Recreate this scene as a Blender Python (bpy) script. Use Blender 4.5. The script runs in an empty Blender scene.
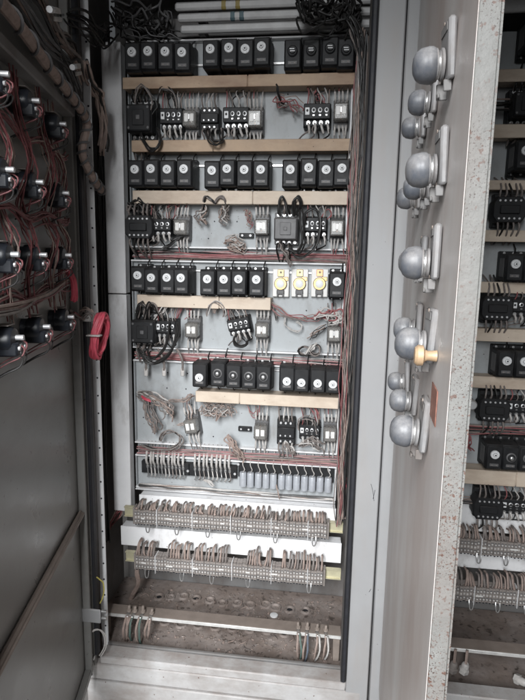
import bpy, bmesh, math, random
from mathutils import Vector as V, Matrix
random.seed(7)
C = bpy.context.scene.collection
R = math.radians
PI = math.pi
ZC = 1.30                                   # height of the lens above the ground
F = 545.0

# ------------------------------------------------------------------ camera frame
def cam_axes():
    p, y, r = R(9.55), R(7.05), R(1.04)
    f = V((-math.sin(y)*math.cos(p), math.cos(y)*math.cos(p), -math.sin(p)))
    rt = V((math.cos(y), math.sin(y), 0)); up = rt.cross(f)
    c, s = math.cos(r), math.sin(r)
    return c*rt + s*up, c*up - s*rt, f
RT, UP, FW = cam_axes()
CAM = V((0, -1.62, ZC))
def at(px, py, y=0.0):
    """the point of the depth plane y that the photo shows at px, py"""
    d = RT*((px-262.5)/F) - UP*((py-350)/F) + FW
    return CAM + d*((y-CAM.y)/d.y)

# ------------------------------------------------------------------ materials
def mat(name, col, rough=.5, metal=0., dust=0., dustcol=(.20,.165,.14), var=.15, scale=30., bump=0., spots=None, trans=0., up=.75, spec=.5, stain=None):
    m = bpy.data.materials.new(name); m.use_nodes = True
    nt = m.node_tree; N = nt.nodes; L = nt.links
    b = N['Principled BSDF']; b.inputs['Roughness'].default_value = rough; b.inputs['Metallic'].default_value = metal
    b.inputs['Specular IOR Level'].default_value = spec
    if trans: b.inputs['Transmission Weight'].default_value = trans
    g = N.new('ShaderNodeNewGeometry')
    def noise(sc, det=5, rg=.6, vec=None):
        n = N.new('ShaderNodeTexNoise'); n.inputs['Scale'].default_value = sc; n.inputs['Detail'].default_value = det; n.inputs['Roughness'].default_value = rg
        L.new(vec or g.outputs['Position'], n.inputs['Vector']); return n.outputs['Fac']
    def ramp(fac, a, bb):
        r = N.new('ShaderNodeMapRange'); r.inputs['From Min'].default_value = a; r.inputs['From Max'].default_value = bb; L.new(fac, r.inputs['Value']); return r.outputs[0]
    def mix(fac, a, bb):
        x = N.new('ShaderNodeMix'); x.data_type = 'RGBA'
        if isinstance(fac, float): x.inputs[0].default_value = fac
        else: L.new(fac, x.inputs[0])
        for i, v in ((6, a), (7, bb)):
            if isinstance(v, tuple): x.inputs[i].default_value = (*v, 1)
            else: L.new(v, x.inputs[i])
        return x.outputs[2]
    def mul(a, bb):
        x = N.new('ShaderNodeMath'); x.operation = 'MULTIPLY'
        for i, v in enumerate((a, bb)):
            if isinstance(v, float): x.inputs[i].default_value = v
            else: L.new(v, x.inputs[i])
        return x.outputs[0]
    dark = tuple(c*(1-var) for c in col); lite = tuple(min(1, c*(1+var)) for c in col)
    c = mix(ramp(noise(scale), .3, .7), dark, lite)
    if stain:                       # (colour, scale, lo, hi, stretch z)
        mp = N.new('ShaderNodeMapping'); mp.inputs['Scale'].default_value = stain[4]; L.new(g.outputs['Position'], mp.inputs['Vector'])
        c = mix(mul(ramp(noise(stain[1], 6, .65, mp.outputs[0]), stain[2], stain[3]), stain[5]), c, stain[0])
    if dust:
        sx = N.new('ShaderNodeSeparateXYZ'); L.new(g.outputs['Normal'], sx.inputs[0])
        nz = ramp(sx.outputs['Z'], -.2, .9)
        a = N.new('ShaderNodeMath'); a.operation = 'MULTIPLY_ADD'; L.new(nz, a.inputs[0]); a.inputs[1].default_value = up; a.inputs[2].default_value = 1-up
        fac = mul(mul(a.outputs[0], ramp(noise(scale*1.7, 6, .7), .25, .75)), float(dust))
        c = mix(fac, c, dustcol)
    if spots:
        for sp_ in spots:
            sc, ss, lo, hi = sp_[:4]; f_ = ramp(noise(ss, 3, .5), lo, hi)
            if len(sp_) > 4: f_ = mul(f_, ramp(noise(sp_[4], 4, .6), .40, .56))
            c = mix(f_, c, sc)
    L.new(c, b.inputs['Base Color'])
    rr = N.new('ShaderNodeMapRange'); L.new(noise(scale*2), rr.inputs['Value']); rr.inputs['To Min'].default_value = max(.05, rough-.12); rr.inputs['To Max'].default_value = min(1, rough+.14)
    L.new(rr.outputs[0], b.inputs['Roughness'])
    if bump:
        bp = N.new('ShaderNodeBump'); bp.inputs['Strength'].default_value = bump; bp.inputs['Distance'].default_value = .002
        L.new(noise(scale*3), bp.inputs['Height']); L.new(bp.outputs[0], b.inputs['Normal'])
    return m
RUST = (.16,.055,.028)
M = dict(
 plate = mat('plate_grey_paint', (.40,.425,.44), .55, dust=.45, dustcol=(.30,.28,.26), var=.08, scale=9, up=.5, bump=.08, stain=((.17,.155,.145), 9, .50, .72, (1,1,.6), .6), spots=[((.12,.11,.105), 120, .70, .74)]),
 cover = mat('trunking_grey', (.82,.82,.83), .6, dust=.3, dustcol=(.30,.28,.26), var=.06, scale=7, up=.5, stain=((.25,.23,.21), 11, .58, .75, (1,1,.4), .6)),
 white = mat('trunking_white', (.86,.86,.87), .55, dust=.15, dustcol=(.45,.42,.40), var=.03, scale=12, up=.6, stain=((.42,.39,.36), 20, .52, .72, (1,1,.6), .55), spots=[((.25,.22,.20), 90, .70, .74)]),
 cream = mat('duct_cream', (.66,.56,.455), .6, dust=.5, dustcol=(.33,.24,.18), var=.06, scale=14, up=.6, stain=((.36,.26,.19), 16, .46, .68, (.35,1,1), .6), spots=[((.16,.11,.08), 150, .70, .74)]),
 tan = mat('duct_tan', (.50,.37,.26), .65, dust=.5, dustcol=(.27,.18,.13), var=.12, scale=14, up=.6, stain=((.22,.12,.08), 14, .44, .66, (.35,1,1), .65), spots=[((.10,.06,.045), 150, .69, .73)]),
 black = mat('black_plastic', (.010,.011,.013), .55, dust=.42, dustcol=(.10,.09,.083), var=.3, scale=40, up=.85, spec=.35),
 black2 = mat('black_rubber_cable', (.012,.0115,.0115), .5, dust=.3, dustcol=(.09,.08,.075), var=.3, scale=60, up=.7),
 grey2 = mat('dark_grey_plastic', (.10,.10,.105), .5, dust=.5, dustcol=(.22,.20,.18), var=.2, scale=50, up=.7),
 dial = mat('white_dial', (.78,.79,.80), .45, dust=.25, dustcol=(.4,.38,.36), var=.04, scale=60, up=.4),
 silver = mat('zinc_metal', (.62,.62,.62), .35, .85, dust=.35, dustcol=(.25,.22,.20), var=.15, scale=70, up=.5),
 bright = mat('bright_nickel', (.72,.72,.73), .42, .6, var=.05, scale=60),
 lug = mat('white_sleeve', (.52,.50,.48), .5, dust=.45, dustcol=(.28,.24,.22), var=.2, scale=80, up=.4),
 brass = mat('brass', (.40,.29,.14), .33, .95, dust=.35, dustcol=(.25,.20,.16), var=.2, scale=70, up=.5),
 copper = mat('copper', (.62,.30,.16), .4, .7, dust=.2, var=.2, scale=70),
 cer = mat('ceramic', (.72,.71,.69), .35, dust=.35, dustcol=(.4,.36,.33), var=.05, scale=50, up=.5),
 wgrey = mat('grey_wire', (.20,.175,.165), .6, dust=.6, dustcol=(.20,.165,.145), var=.3, scale=90, up=.5),
 wtan = mat('dusty_brown_wire', (.30,.225,.195), .75, dust=.7, dustcol=(.33,.27,.24), var=.3, scale=90, up=.5),
 wred = mat('red_wire', (.29,.085,.09), .55, dust=.55, dustcol=(.27,.18,.17), var=.25, scale=90, up=.5),
 wred2 = mat('faded_pink_wire', (.36,.17,.175), .6, dust=.5, dustcol=(.27,.2,.185), var=.3, scale=90, up=.5),
 wdoor = mat('dull_red_door_wire', (.19,.05,.055), .6, dust=.6, dustcol=(.12,.085,.08), var=.3, scale=90, up=.4),
 wpink = mat('pink_red_wire', (.50,.055,.09), .5, dust=.3, dustcol=(.3,.16,.16), var=.15, scale=60, up=.4),
 wwhite = mat('white_wire', (.52,.50,.48), .5, dust=.5, dustcol=(.25,.21,.19), var=.2, scale=90, up=.5),
 wgreen = mat('green_wire', (.08,.16,.145), .5, dust=.85, var=.2, scale=90, up=.5),
 wyel = mat('yellow_wire', (.52,.45,.10), .5, dust=.4, var=.2, scale=90, up=.5),
 wblue = mat('blue_wire', (.10,.14,.19), .5, dust=.8, var=.2, scale=90, up=.5),
 frame = mat('frame_grey_paint', (.31,.312,.318), .5, dust=.4, dustcol=(.30,.26,.23), var=.05, scale=6, up=.9, spots=[((.06,.05,.045), 130, .73, .76)], stain=((.30,.26,.23), 8, .56, .8, (1,1,.15), .55)),
 sill = mat('scuffed_sill_paint', (.50,.50,.50), .55, dust=.75, dustcol=(.24,.19,.165), var=.1, scale=10, up=.6, spots=[((.12,.07,.05), 90, .70, .74)], stain=((.20,.165,.145), 9, .42, .7, (.5,1,1), .8)),
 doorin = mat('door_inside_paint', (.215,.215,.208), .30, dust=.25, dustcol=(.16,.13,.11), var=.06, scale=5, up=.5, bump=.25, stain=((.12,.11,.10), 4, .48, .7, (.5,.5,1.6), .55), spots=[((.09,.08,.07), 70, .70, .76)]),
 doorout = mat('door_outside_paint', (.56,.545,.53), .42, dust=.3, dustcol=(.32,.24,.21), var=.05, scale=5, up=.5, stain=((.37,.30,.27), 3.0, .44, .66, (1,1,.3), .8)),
 edge = mat('rusted_door_edge', (.18,.18,.172), .6, dust=.25, dustcol=(.24,.205,.18), var=.08, scale=20, up=.5, bump=.8, stain=((.14,.10,.085), 4.5, .47, .70, (1,1,.35), .8), spots=[((.12,.07,.055), 170, .60, .66, 4), ((.10,.055,.042), 340, .57, .64, 6), ((.05,.03,.025), 560, .59, .66, 8)]),
 gasket = mat('rubber_gasket', (.014,.015,.02), .6, dust=.12, dustcol=(.1,.09,.08), var=.3, scale=40, up=.5),
 inner = mat('dark_inner_steel', (.20,.20,.20), .6, dust=.7, dustcol=(.14,.115,.10), var=.15, scale=10, up=.6, stain=((.08,.06,.05), 8, .45, .7, (1,1,.5), .7)),
 milky = mat('milky_grey_cylinder', (.40,.42,.455), .35, .1, dust=.25, dustcol=(.35,.32,.30), var=.1, scale=70, up=.5),
 pan = mat('dirty_floor_pan', (.27,.235,.22), .8, dust=.8, dustcol=(.25,.195,.165), var=.35, scale=14, up=.8, bump=.9, stain=((.13,.10,.085), 9, .42, .62, (1,1,1), .85), spots=[((.09,.07,.06), 60, .58, .66, 8)]),
 bar = mat('dusty_bar', (.24,.20,.175), .6, .1, dust=.6, dustcol=(.25,.20,.17), var=.2, scale=25, up=.8),
 barw = mat('worn_bright_edge', (.68,.67,.65), .4, .3, var=.15, scale=40),
 term = mat('terminal_grey', (.24,.215,.20), .6, dust=.6, dustcol=(.24,.20,.18), var=.15, scale=70, up=.6),
 rail = mat('yellow_zinc_rail', (.62,.58,.40), .45, .3, dust=.3, var=.12, scale=30, up=.5),
 amber = mat('amber_lamp_lens', (.48,.33,.20), .5, .2, dust=.3, dustcol=(.5,.4,.3), var=.2, scale=60),
 lplate = mat('dirty_lamp_plate', (.21,.21,.215), .5, dust=.6, dustcol=(.28,.25,.23), var=.15, scale=25, up=.5, stain=((.12,.10,.09), 40, .45, .7, (1,1,.6), .6)),
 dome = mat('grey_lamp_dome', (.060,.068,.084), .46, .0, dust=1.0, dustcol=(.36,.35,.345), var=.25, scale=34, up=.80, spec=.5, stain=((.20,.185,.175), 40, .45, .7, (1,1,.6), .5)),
 concrete = mat('concrete', (.22,.21,.20), .9, dust=.3, var=.2, scale=6, bump=.5, up=.3),
 navy = mat('navy_black_plastic', (.009,.012,.018), .35, dust=.3, dustcol=(.08,.08,.09), var=.3, scale=40, up=.7),
 clear = mat('clear_cover', (.62,.60,.57), .25, dust=.5, dustcol=(.34,.30,.27), var=.1, scale=50, up=.5, trans=.75),
 tyel = mat('yellow_tape', (.38,.30,.10), .5, dust=.5, var=.15), tblue = mat('blue_tape', (.10,.17,.20), .5, dust=.5, var=.15),
 bus = mat('painted_busbar', (.70,.70,.70), .4, dust=.5, dustcol=(.2,.18,.16), var=.1, scale=20, up=.6),
 rustpatch = mat('red_residue', (.24,.11,.08), .7, var=.3, scale=90),
)

# ------------------------------------------------------------------ mesh helpers
class MB:
    def __init__(s): s.bm = bmesh.new(); s.mats = []; s.i = 0
    def m(s, name):
        if name not in s.mats: s.mats.append(name)
        s.i = s.mats.index(name); return s
    def face(s, vs):
        try:
            f = s.bm.faces.new(vs); f.material_index = s.i; f.smooth = True
        except ValueError: pass
    def box(s, c, size, ch=0., mx=None):
        c = V(c); h = [x/2 for x in size]
        def P(*v):
            q = V(v)+c
            return s.bm.verts.new(mx @ q if mx else q)
        if ch <= 0:
            vs = {(a,b,d): P(a*h[0], b*h[1], d*h[2]) for a in (-1,1) for b in (-1,1) for d in (-1,1)}
            for ax in range(3):
                o = [k for k in range(3) if k != ax]
                for sg in (-1,1):
                    L = []
                    for (u,w) in ((-1,-1),(1,-1),(1,1),(-1,1)):
                        k = [0,0,0]; k[ax]=sg; k[o[0]]=u; k[o[1]]=w; L.append(vs[tuple(k)])
                    s.face(L)
            return s
        ch = min(ch, min(h)*.95)
        vs = {}
        for a in (-1,1):
            for b in (-1,1):
                for d in (-1,1):
                    for ax in range(3):
                        q = [a*(h[0]-(ch if ax!=0 else 0)), b*(h[1]-(ch if ax!=1 else 0)), d*(h[2]-(ch if ax!=2 else 0))]
                        vs[(a,b,d,ax)] = P(*q)
        for ax in range(3):
            o = [k for k in range(3) if k != ax]
            for sg in (-1,1):
                L = []
                for (u,w) in ((-1,-1),(1,-1),(1,1),(-1,1)):
                    k = [0,0,0]; k[ax]=sg; k[o[0]]=u; k[o[1]]=w; L.append(vs[(*k,ax)])
                s.face(L)
            for u in (-1,1):
                for w in (-1,1):
                    k0=[0,0,0]; k1=[0,0,0]; k0[ax]=-1; k1[ax]=1
                    for k in (k0,k1): k[o[0]]=u; k[o[1]]=w
                    s.face([vs[(*k0,o[0])], vs[(*k1,o[0])], vs[(*k1,o[1])], vs[(*k0,o[1])]])
        for a in (-1,1):
            for b in (-1,1):
                for d in (-1,1): s.face([vs[(a,b,d,0)], vs[(a,b,d,1)], vs[(a,b,d,2)]])
        return s
    def ring(s, c, ax, r, n, ph=0):
        ax = V(ax).normalized(); u = ax.orthogonal().normalized(); w = ax.cross(u)
        return [s.bm.verts.new(V(c)+u*(r*math.cos(ph+2*PI*k/n))+w*(r*math.sin(ph+2*PI*k/n))) for k in range(n)]
    def lathe(s, c, ax, prof, n=14):
        """prof: list of (radius, height along ax); closed by caps"""
        ax = V(ax).normalized(); rs = [s.ring(V(c)+ax*h, ax, max(r,1e-5), n) for r, h in prof]
        for a, b in zip(rs, rs[1:]):
            for k in range(n): s.face([a[k], a[(k+1)%n], b[(k+1)%n], b[k]])
        s.face(rs[0]); s.face(rs[-1]); return s
    def cyl(s, c, ax, r, h, n=12, ch=0):
        if ch: return s.lathe(c, ax, [(r-ch,0),(r,ch),(r,h-ch),(r-ch,h)], n)
        return s.lathe(c, ax, [(r,0),(r,h)], n)
    def tube(s, pts, r, n=5, sub=3):
        pts = smooth([V(p) for p in pts], sub); rs = []; u = None
        for i, p in enumerate(pts):
            t = (pts[min(i+1,len(pts)-1)]-pts[max(i-1,0)])
            if t.length < 1e-7: t = V((0,0,1))
            t.normalize()
            if u is None: u = t.orthogonal().normalized()
            u = (u - t*u.dot(t))
            if u.length < 1e-5: u = t.orthogonal()
            u.normalize(); w = t.cross(u)
            rs.append([s.bm.verts.new(p+u*(r*math.cos(2*PI*k/n))+w*(r*math.sin(2*PI*k/n))) for k in range(n)])
        for a, b in zip(rs, rs[1:]):
            for k in range(n): s.face([a[k], a[(k+1)%n], b[(k+1)%n], b[k]])
        s.face(rs[0]); s.face(rs[-1]); return s
    def build(s, name, parent=None, me=None):
        bmesh.ops.recalc_face_normals(s.bm, faces=s.bm.faces)
        me = bpy.data.meshes.new(name); s.bm.to_mesh(me); s.bm.free()
        me.set_sharp_from_angle(angle=R(38))
        for k in s.mats: me.materials.append(M[k])
        o = bpy.data.objects.new(name, me); C.objects.link(o); o.parent = parent
        return o
def smooth(P, sub):
    if len(P) < 3 or sub < 2: return P
    out = []
    for i in range(len(P)-1):
        a = P[max(i-1,0)]; b = P[i]; c = P[i+1]; d = P[min(i+2,len(P)-1)]
        for k in range(sub):
            t = k/sub
            out.append(.5*((2*b)+(c-a)*t+(2*a-5*b+4*c-d)*t*t+(3*b-a-3*c+d)*t**3))
    out.append(P[-1]); return out
def thing(name, label, cat, loc=(0,0,0), group=None, rot=None, kind=None):
    o = bpy.data.objects.new(name, None); C.objects.link(o); o.location = loc; o.empty_display_size = .02
    if rot is not None: o.rotation_euler = rot
    return tag(o, label, cat, group, kind)
def tag(o, label, cat, group=None, kind=None):
    o['label'] = label; o['category'] = cat
    if group: o['group'] = group
    if kind: o['kind'] = kind
    return o
def copy_tree(o, parent=None):
    c = o.copy(); C.objects.link(c); c.parent = parent
    for ch in list(o.children): copy_tree(ch, c)
    return c
protos = {}
def place(key, maker, loc, label, group=None, rot=None, scale=None):
    """first use builds the thing, later uses copy it with its parts"""
    if key in protos: o = copy_tree(protos[key])
    else: o = maker(); protos[key] = o
    o.location = loc; o['label'] = label
    o.rotation_euler = rot or (0,0,0); o.scale = scale or (1,1,1)
    if group: o['group'] = group
    return o
def rnd(a, b): return random.uniform(a, b)
def wire(parent, pts, r, m, name='wire', n=5, sub=3):
    return MB().m(m).tube(pts, r, n, sub).build(name, parent)
def strand(p0, p1, k, amp, sag=0.):
    p0, p1 = V(p0), V(p1); out = [p0]; o = V((rnd(-1,1), rnd(-1,1), rnd(-1,1)))*amp
    for i in range(1, k):
        t = i/k; o = o*.55 + V((rnd(-1,1), rnd(-1,1)*.6, rnd(-1,1)))*amp*.7
        out.append(p0.lerp(p1, t)+o+V((0,0,-sag*4*t*(1-t))))
    return out+[p1]

# ------------------------------------------------------------------ components (origin on the mounting plate, -y towards the viewer)
def timer(style='white'):
    t = thing('timer_relay', '', 'timer relay')
    MB().m('black').box((0,-.012,0), (.044,.024,.088), .002).m('silver').cyl((-.012,-.024,.039), (0,-1,0), .0035, .002, 8).cyl((.012,-.024,.039), (0,-1,0), .0035, .002, 8).cyl((-.012,-.024,-.039), (0,-1,0), .0035, .002, 8).cyl((.012,-.024,-.039), (0,-1,0), .0035, .002, 8).build('socket', t)
    b = MB().m('black').box((0,-.054,0), (.0455,.060,.074), .003)
    b.m('grey2').box((-.0231,-.05,-.0), (.0012,.04,.05), .0005)
    b.build('body', t)
    MB().m('black').box((0,-.0865,0), (.042,.007,.068), .0028).build('front_plate', t)
    MB().m('grey2').box((0,-.0903,-.021), (.024,.0012,.008), .0004).m('term').box((-.006,-.0912,-.0215), (.005,.0008,.0018)).box((.006,-.0912,-.0215), (.004,.0008,.0018)).build('rating_mark', t)
    if style == 'white' or style == 'whitelow':
        z = .010 if style == 'white' else -.006
        d = MB().m('dial').lathe((0,-.090,z), (0,-1,0), [(.0122,0),(.0122,.004),(.0114,.0052),(.009,.0054)], 22).build('dial', t)
        k = MB().m('black')
        for i in range(6):
            a = R(-150+60*i); k.box((math.sin(a)*.0094, -.0957, z+math.cos(a)*.0094), (.0006,.0006,.0009))
        k.m('grey2').lathe((0,-.0951,z), (0,-1,0), [(.0060,0),(.0060,.0004)], 14).m('dial').lathe((0,-.0952,z), (0,-1,0), [(.0054,0),(.0050,.003),(.0042,.0035)], 14).m('black').m('black').lathe((0,-.0982,z), (0,-1,0), [(.0022,0),(.0022,.001)], 8)
        k.build('knob', d)
    elif style == 'slot':
        z = .006
        d = MB().m('black').lathe((0,-.090,z), (0,-1,0), [(.0135,0),(.0135,.004),(.011,.006)], 20).build('dial', t)
        MB().m('black').lathe((0,-.096,z), (0,-1,0), [(.0085,0),(.008,.005)], 14).m('dial').box((-.0005,-.1015,z+.0026), (.0125,.0012,.0022)).box((.0005,-.1015,z-.0026), (.0125,.0012,.0022)).build('knob', d)
    else:
        z = .004
        d = MB().m('grey2').lathe((0,-.090,z), (0,-1,0), [(.0135,0),(.0135,.003),(.012,.004)], 20).build('dial', t)
        MB().m('black').lathe((0,-.094,z), (0,-1,0), [(.010,0),(.010,.002)], 16).m('silver').lathe((0,-.096,z), (0,-1,0), [(.0065,0),(.0055,.006),(.004,.007)], 14).build('knob', d)
    for sx, up in ((-.012,1),(.013,1),(-.010,-1),(.012,-1)):
        if (sx, up) in ((-.012,1),(.012,-1)): continue
        wire(t, [(sx,-.026,.036*up), (sx+.001,-.034,.048*up), (sx+.002,-.022,.056*up), (sx+.003,-.008,.064*up)], .0019, 'black2', 'lead')
    return t
def clear_relay(kind='clear'):
    t = thing('plug_in_relay', '', 'relay')
    MB().m('grey2' if kind != 'dark' else 'black').box((0,-.012,0), (.036,.024,.070), .002).build('socket', t)
    MB().m('silver').box((-.0065,-.042,.001), (.010,.034,.026), .002).box((.0065,-.042,.001), (.010,.034,.026), .002).m('copper').cyl((0,-.030,-.010), (0,0,1), .0105, .018, 12).build('coil', t)
    cv = MB().m('clear').box((0,-.043,.0), (.034,.036,.040), .0035)
    cv.build('cover', t)
    MB().m('grey2').box((0,-.028,0), (.036,.008,.042), .002).build('cover_rim', t)
    f = MB().m('cer').box((-.0068,-.0625,.001), (.0095,.0012,.020), .0004).box((.0068,-.0625,.001), (.0095,.0012,.018), .0004).m('silver').box((0,-.0628,.003), (.003,.001,.012)).build('nameplate', t)
    for i in range(4):
        x = -.0135+.009*i
        for up in (1,-1):
            j = rnd(-.004,.004)
            MB().m('lug').tube([(x,-.024,.027*up),(x+j*.3,-.036,.034*up),(x+j,-.033,.052*up)], .0024, 6).build('sleeve', t)
            wire(t, [(x+j,-.033,.050*up),(x+j*1.5,-.028,.060*up),(x+j*2,-.018,.080*up)], .0013, random.choice(['wgrey','wwhite','wwhite','wred']), 'lead')
    return t
def square_contactor(col='black'):
    t = thing('contactor', '', 'contactor')
    MB().m(col).box((0,-.016,0), (.070,.032,.090), .002).build('base', t)
    MB().m(col).box((0,-.052,-.002), (.066,.040,.062), .003).build('housing', t)
    f = MB().m(col).box((0,-.076,-.002), (.062,.010,.058), .003).box((0,-.082,-.002), (.030,.004,.034), .001)
    f.m('grey2').box((0,-.0845,-.002), (.010,.003,.010), .001)
    for sx in (-1,1):
        for sz in (-1,1): f.cyl((sx*.025,-.081,sz*.022-.002), (0,-1,0), .003, .0015, 8)
    f.build('front_cover', t)
    for i in range(4):
        x = -.024+.016*i
        for up in (1,-1):
            MB().m('silver').cyl((x,-.032,.038*up), (0,-1,0), .0045, .006, 10).box((x,-.0385,.038*up), (.006,.001,.0014)).build('terminal_screw', t)
            if i < 3:
                wire(t, [(x,-.038,.040*up),(x+rnd(-.003,.003),-.052,.052*up),(x+rnd(-.005,.005),-.045,.068*up),(x+rnd(-.008,.008),-.020,.092*up)], .0028, random.choice(['black2','black2','wgrey']), 'lead')
                MB().m('wgrey').tube([(x,-.036,.040*up),(x,-.048,.050*up)], .0036, 6).build('sleeve', t)
    return t
def octagonal_contactor():
    t = thing('contactor', '', 'contactor')
    b = MB().m('black').box((0,-.015,0), (.060,.03,.090), .002)
    b.build('base', t)
    h = MB().m('black'); pts = [(-.042,.018),(-.030,.034),(.030,.034),(.042,.018),(.042,-.018),(.030,-.034),(-.030,-.034),(-.042,-.018)]
    a = [h.bm.verts.new((x,-.03,z)) for x, z in pts]; c = [h.bm.verts.new((x,-.070,z)) for x, z in pts]; d = [h.bm.verts.new((x*.93,-.074,z*.92)) for x, z in pts]
    for u, w in ((a,c),(c,d)):
        for k in range(8): h.face([u[k],u[(k+1)%8],w[(k+1)%8],w[k]])
    h.face(a); h.face(d); h.box((0,-.077,0), (.050,.008,.022), .002)
    h.build('housing', t)
    for i in range(5):
        x = -.026+.013*i
        for up in (1,-1):
            MB().m('bright').cyl((x,-.074,.023*up), (0,-1,0), .0028, .002, 8).build('terminal_screw', t)
            wire(t, [(x,-.066,.030*up),(x+rnd(-.002,.002),-.076,.044*up),(x+rnd(-.004,.004),-.06,.066*up),(x+rnd(-.006,.006),-.02,.088*up)], .0026, random.choice(['wgrey','wgrey','black2']), 'lead')
    return t
def overload():
    t = thing('overload_relay', '', 'overload relay')
    MB().m('black').box((0,-.018,0), (.074,.036,.052), .002).build('base', t)
    MB().m('black').box((0,-.045,.006), (.072,.020,.034), .002).box((0,-.040,-.018), (.070,.014,.014), .002).build('housing', t)
    for i in range(4):
        x = -.026+.0172*i
        s = MB().m('bright' if i else 'dial')
        if i == 0: s.box((x,-.056,.006), (.012,.003,.016), .001).m('black').cyl((x,-.0578,.007), (0,-1,0), .003, .001, 8)
        else: s.lathe((x,-.055,.008), (0,-1,0), [(.0058,0),(.0058,.002),(.0048,.0025)], 12).m('black').lathe((x,-.0576,.008), (0,-1,0), [(.0034,0),(.0034,.0004)], 10).m('silver').box((x,-.0578,-.003), (.005,.0015,.003))
        s.build('terminal', t)
        MB().m('silver').cyl((x+.003,-.048,-.018), (0,-1,0), .005, .003, 10).m('lug').tube([(x+.003,-.050,-.019),(x+.006,-.056,-.030),(x+rnd(-.004,.012),-.05,-.040)], .0033, 6).build('lug', t)
        wire(t, [(x+.004,-.046,-.020),(x+rnd(-.006,.008),-.056,-.034),(x+rnd(-.02,.01),-.042,-.044),(x+rnd(-.03,.0),-.02,-.054)], .0020, random.choice(['black2','wgrey','wtan']), 'lead')
        wire(t, [(x+.005,-.040,.024),(x+rnd(-.004,.010),-.050,.040),(x+rnd(-.006,.016),-.03,.056),(x+rnd(-.01,.02),-.012,.070)], .0016, random.choice(['wgrey','wtan','black2']), 'lead')
        wire(t, [(x,-.052,.022),(x+rnd(-.004,.004),-.060,.036),(x+rnd(-.012,.006),-.05,.052),(x+rnd(-.02,.004),-.02,.068)], .0017, random.choice(['wgrey','wred','wwhite','wgrey']), 'lead')
    return t
def comb_relay(h=.07):
    t = thing('relay_block', '', 'relay block')
    MB().m('black').box((0,-.02,0), (.052,.04,.062), .002).box((0,-.045,0), (.050,.012,.026), .002).build('housing', t)
    for r_, z in enumerate((.022,-.022)):
        for i in range(3):
            x = -.015+.014*i
            MB().m('bright').cyl((x,-.040,z), (0,-1,0), .003, .003, 8).build('terminal_screw', t)
    for i in range(3): MB().m('bright').cyl((-.015+.014*i,-.051,-.006), (0,-1,0), .0022, .0015, 8).build('contact', t)
    for i in range(4):
        x = -.019+.0125*i
        for up in (1,-1):
            wire(t, [(x,-.038,.026*up),(x+rnd(-.002,.002),-.052,.038*up),(x+rnd(-.004,.004),-.040,.055*up),(x+rnd(-.005,.005),-.015,.075*up)], .0024, random.choice(['wgrey','wwhite','wgrey']), 'lead')
    return t
def fuse_holder(tabm):
    t = thing('fuse_holder', '', 'fuse holder')
    MB().m('cer').box((0,-.008,0), (.049,.016,.082), .002).build('base', t)
    MB().m('brass').lathe((0,-.016,-.002), (0,-1,0), [(.0185,0),(.0185,.010),(.017,.013),(.0125,.013)], 22).m('brass').box((.014,-.018,.012), (.016,.004,.012), .001).m('dial').lathe((0,-.026,-.002), (0,-1,0), [(.0118,0),(.0112,.006),(.009,.007)], 18).build('screw_ring', t)
    MB().m(tabm).box((0,-.019,.029), (.019,.003,.020), .001).m('grey2').cyl((0,-.0205,.031), (0,-1,0), .0032, .001, 8).build('contact_tab', t)
    MB().m('grey2').box((0,-.022,-.026), (.022,.010,.014), .002).box((-.008,-.022,-.034), (.005,.009,.012), .001).box((.008,-.022,-.034), (.005,.009,.012), .001).build('clamp', t)
    return t
def small_block():
    t = thing('terminal_link', '', 'terminal')
    MB().m('black').box((0,-.006,0), (.042,.012,.014), .001).build('body', t)
    for x in (-.012,.012): MB().m('bright').cyl((x,-.012,0), (0,-1,0), .003, .0015, 8).build('screw', t)
    return t
def lamp_head(ambr=False):
    t = thing('indicator_lamp', '', 'indicator lamp')
    MB().m('lplate').box((0,-.005,.014), (.050,.010,.072), .003).m('inner').box((0,-.0108,.040), (.036,.001,.010), .0003).m('bar').cyl((0,-.010,.047), (0,-1,0), .0025, .0015, 8).cyl((0,-.010,-.018), (0,-1,0), .0025, .0015, 8).build('nameplate', t)
    MB().m('lplate').lathe((0,-.012,0), (0,-1,0), [(.0195,0),(.0195,.003),(.0165,.004),(.0165,.007),(.0200,.008),(.0200,.012),(.0185,.0135),(.0205,.014)], 22).m('silver').lathe((0,-.017,0), (0,-1,0), [(.0172,0),(.0172,.003)], 18).build('collar', t)
    if ambr: MB().m('amber').lathe((0,-.026,0), (0,-1,0), [(.011,0),(.009,.012),(.012,.018),(.0125,.024),(.010,.027)], 20).build('lens', t)
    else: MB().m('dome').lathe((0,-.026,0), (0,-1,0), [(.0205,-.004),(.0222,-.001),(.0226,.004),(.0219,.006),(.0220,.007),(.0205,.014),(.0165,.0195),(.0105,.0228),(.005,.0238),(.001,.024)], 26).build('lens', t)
    MB().m('inner').box((-.014,-.010,-.030), (.004,.014,.020), .001).box((-.008,-.016,-.036), (.012,.003,.006), .001).m('inner').box((.012,-.008,-.028), (.004,.010,.014), .001).build('clip', t)
    return t
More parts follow.
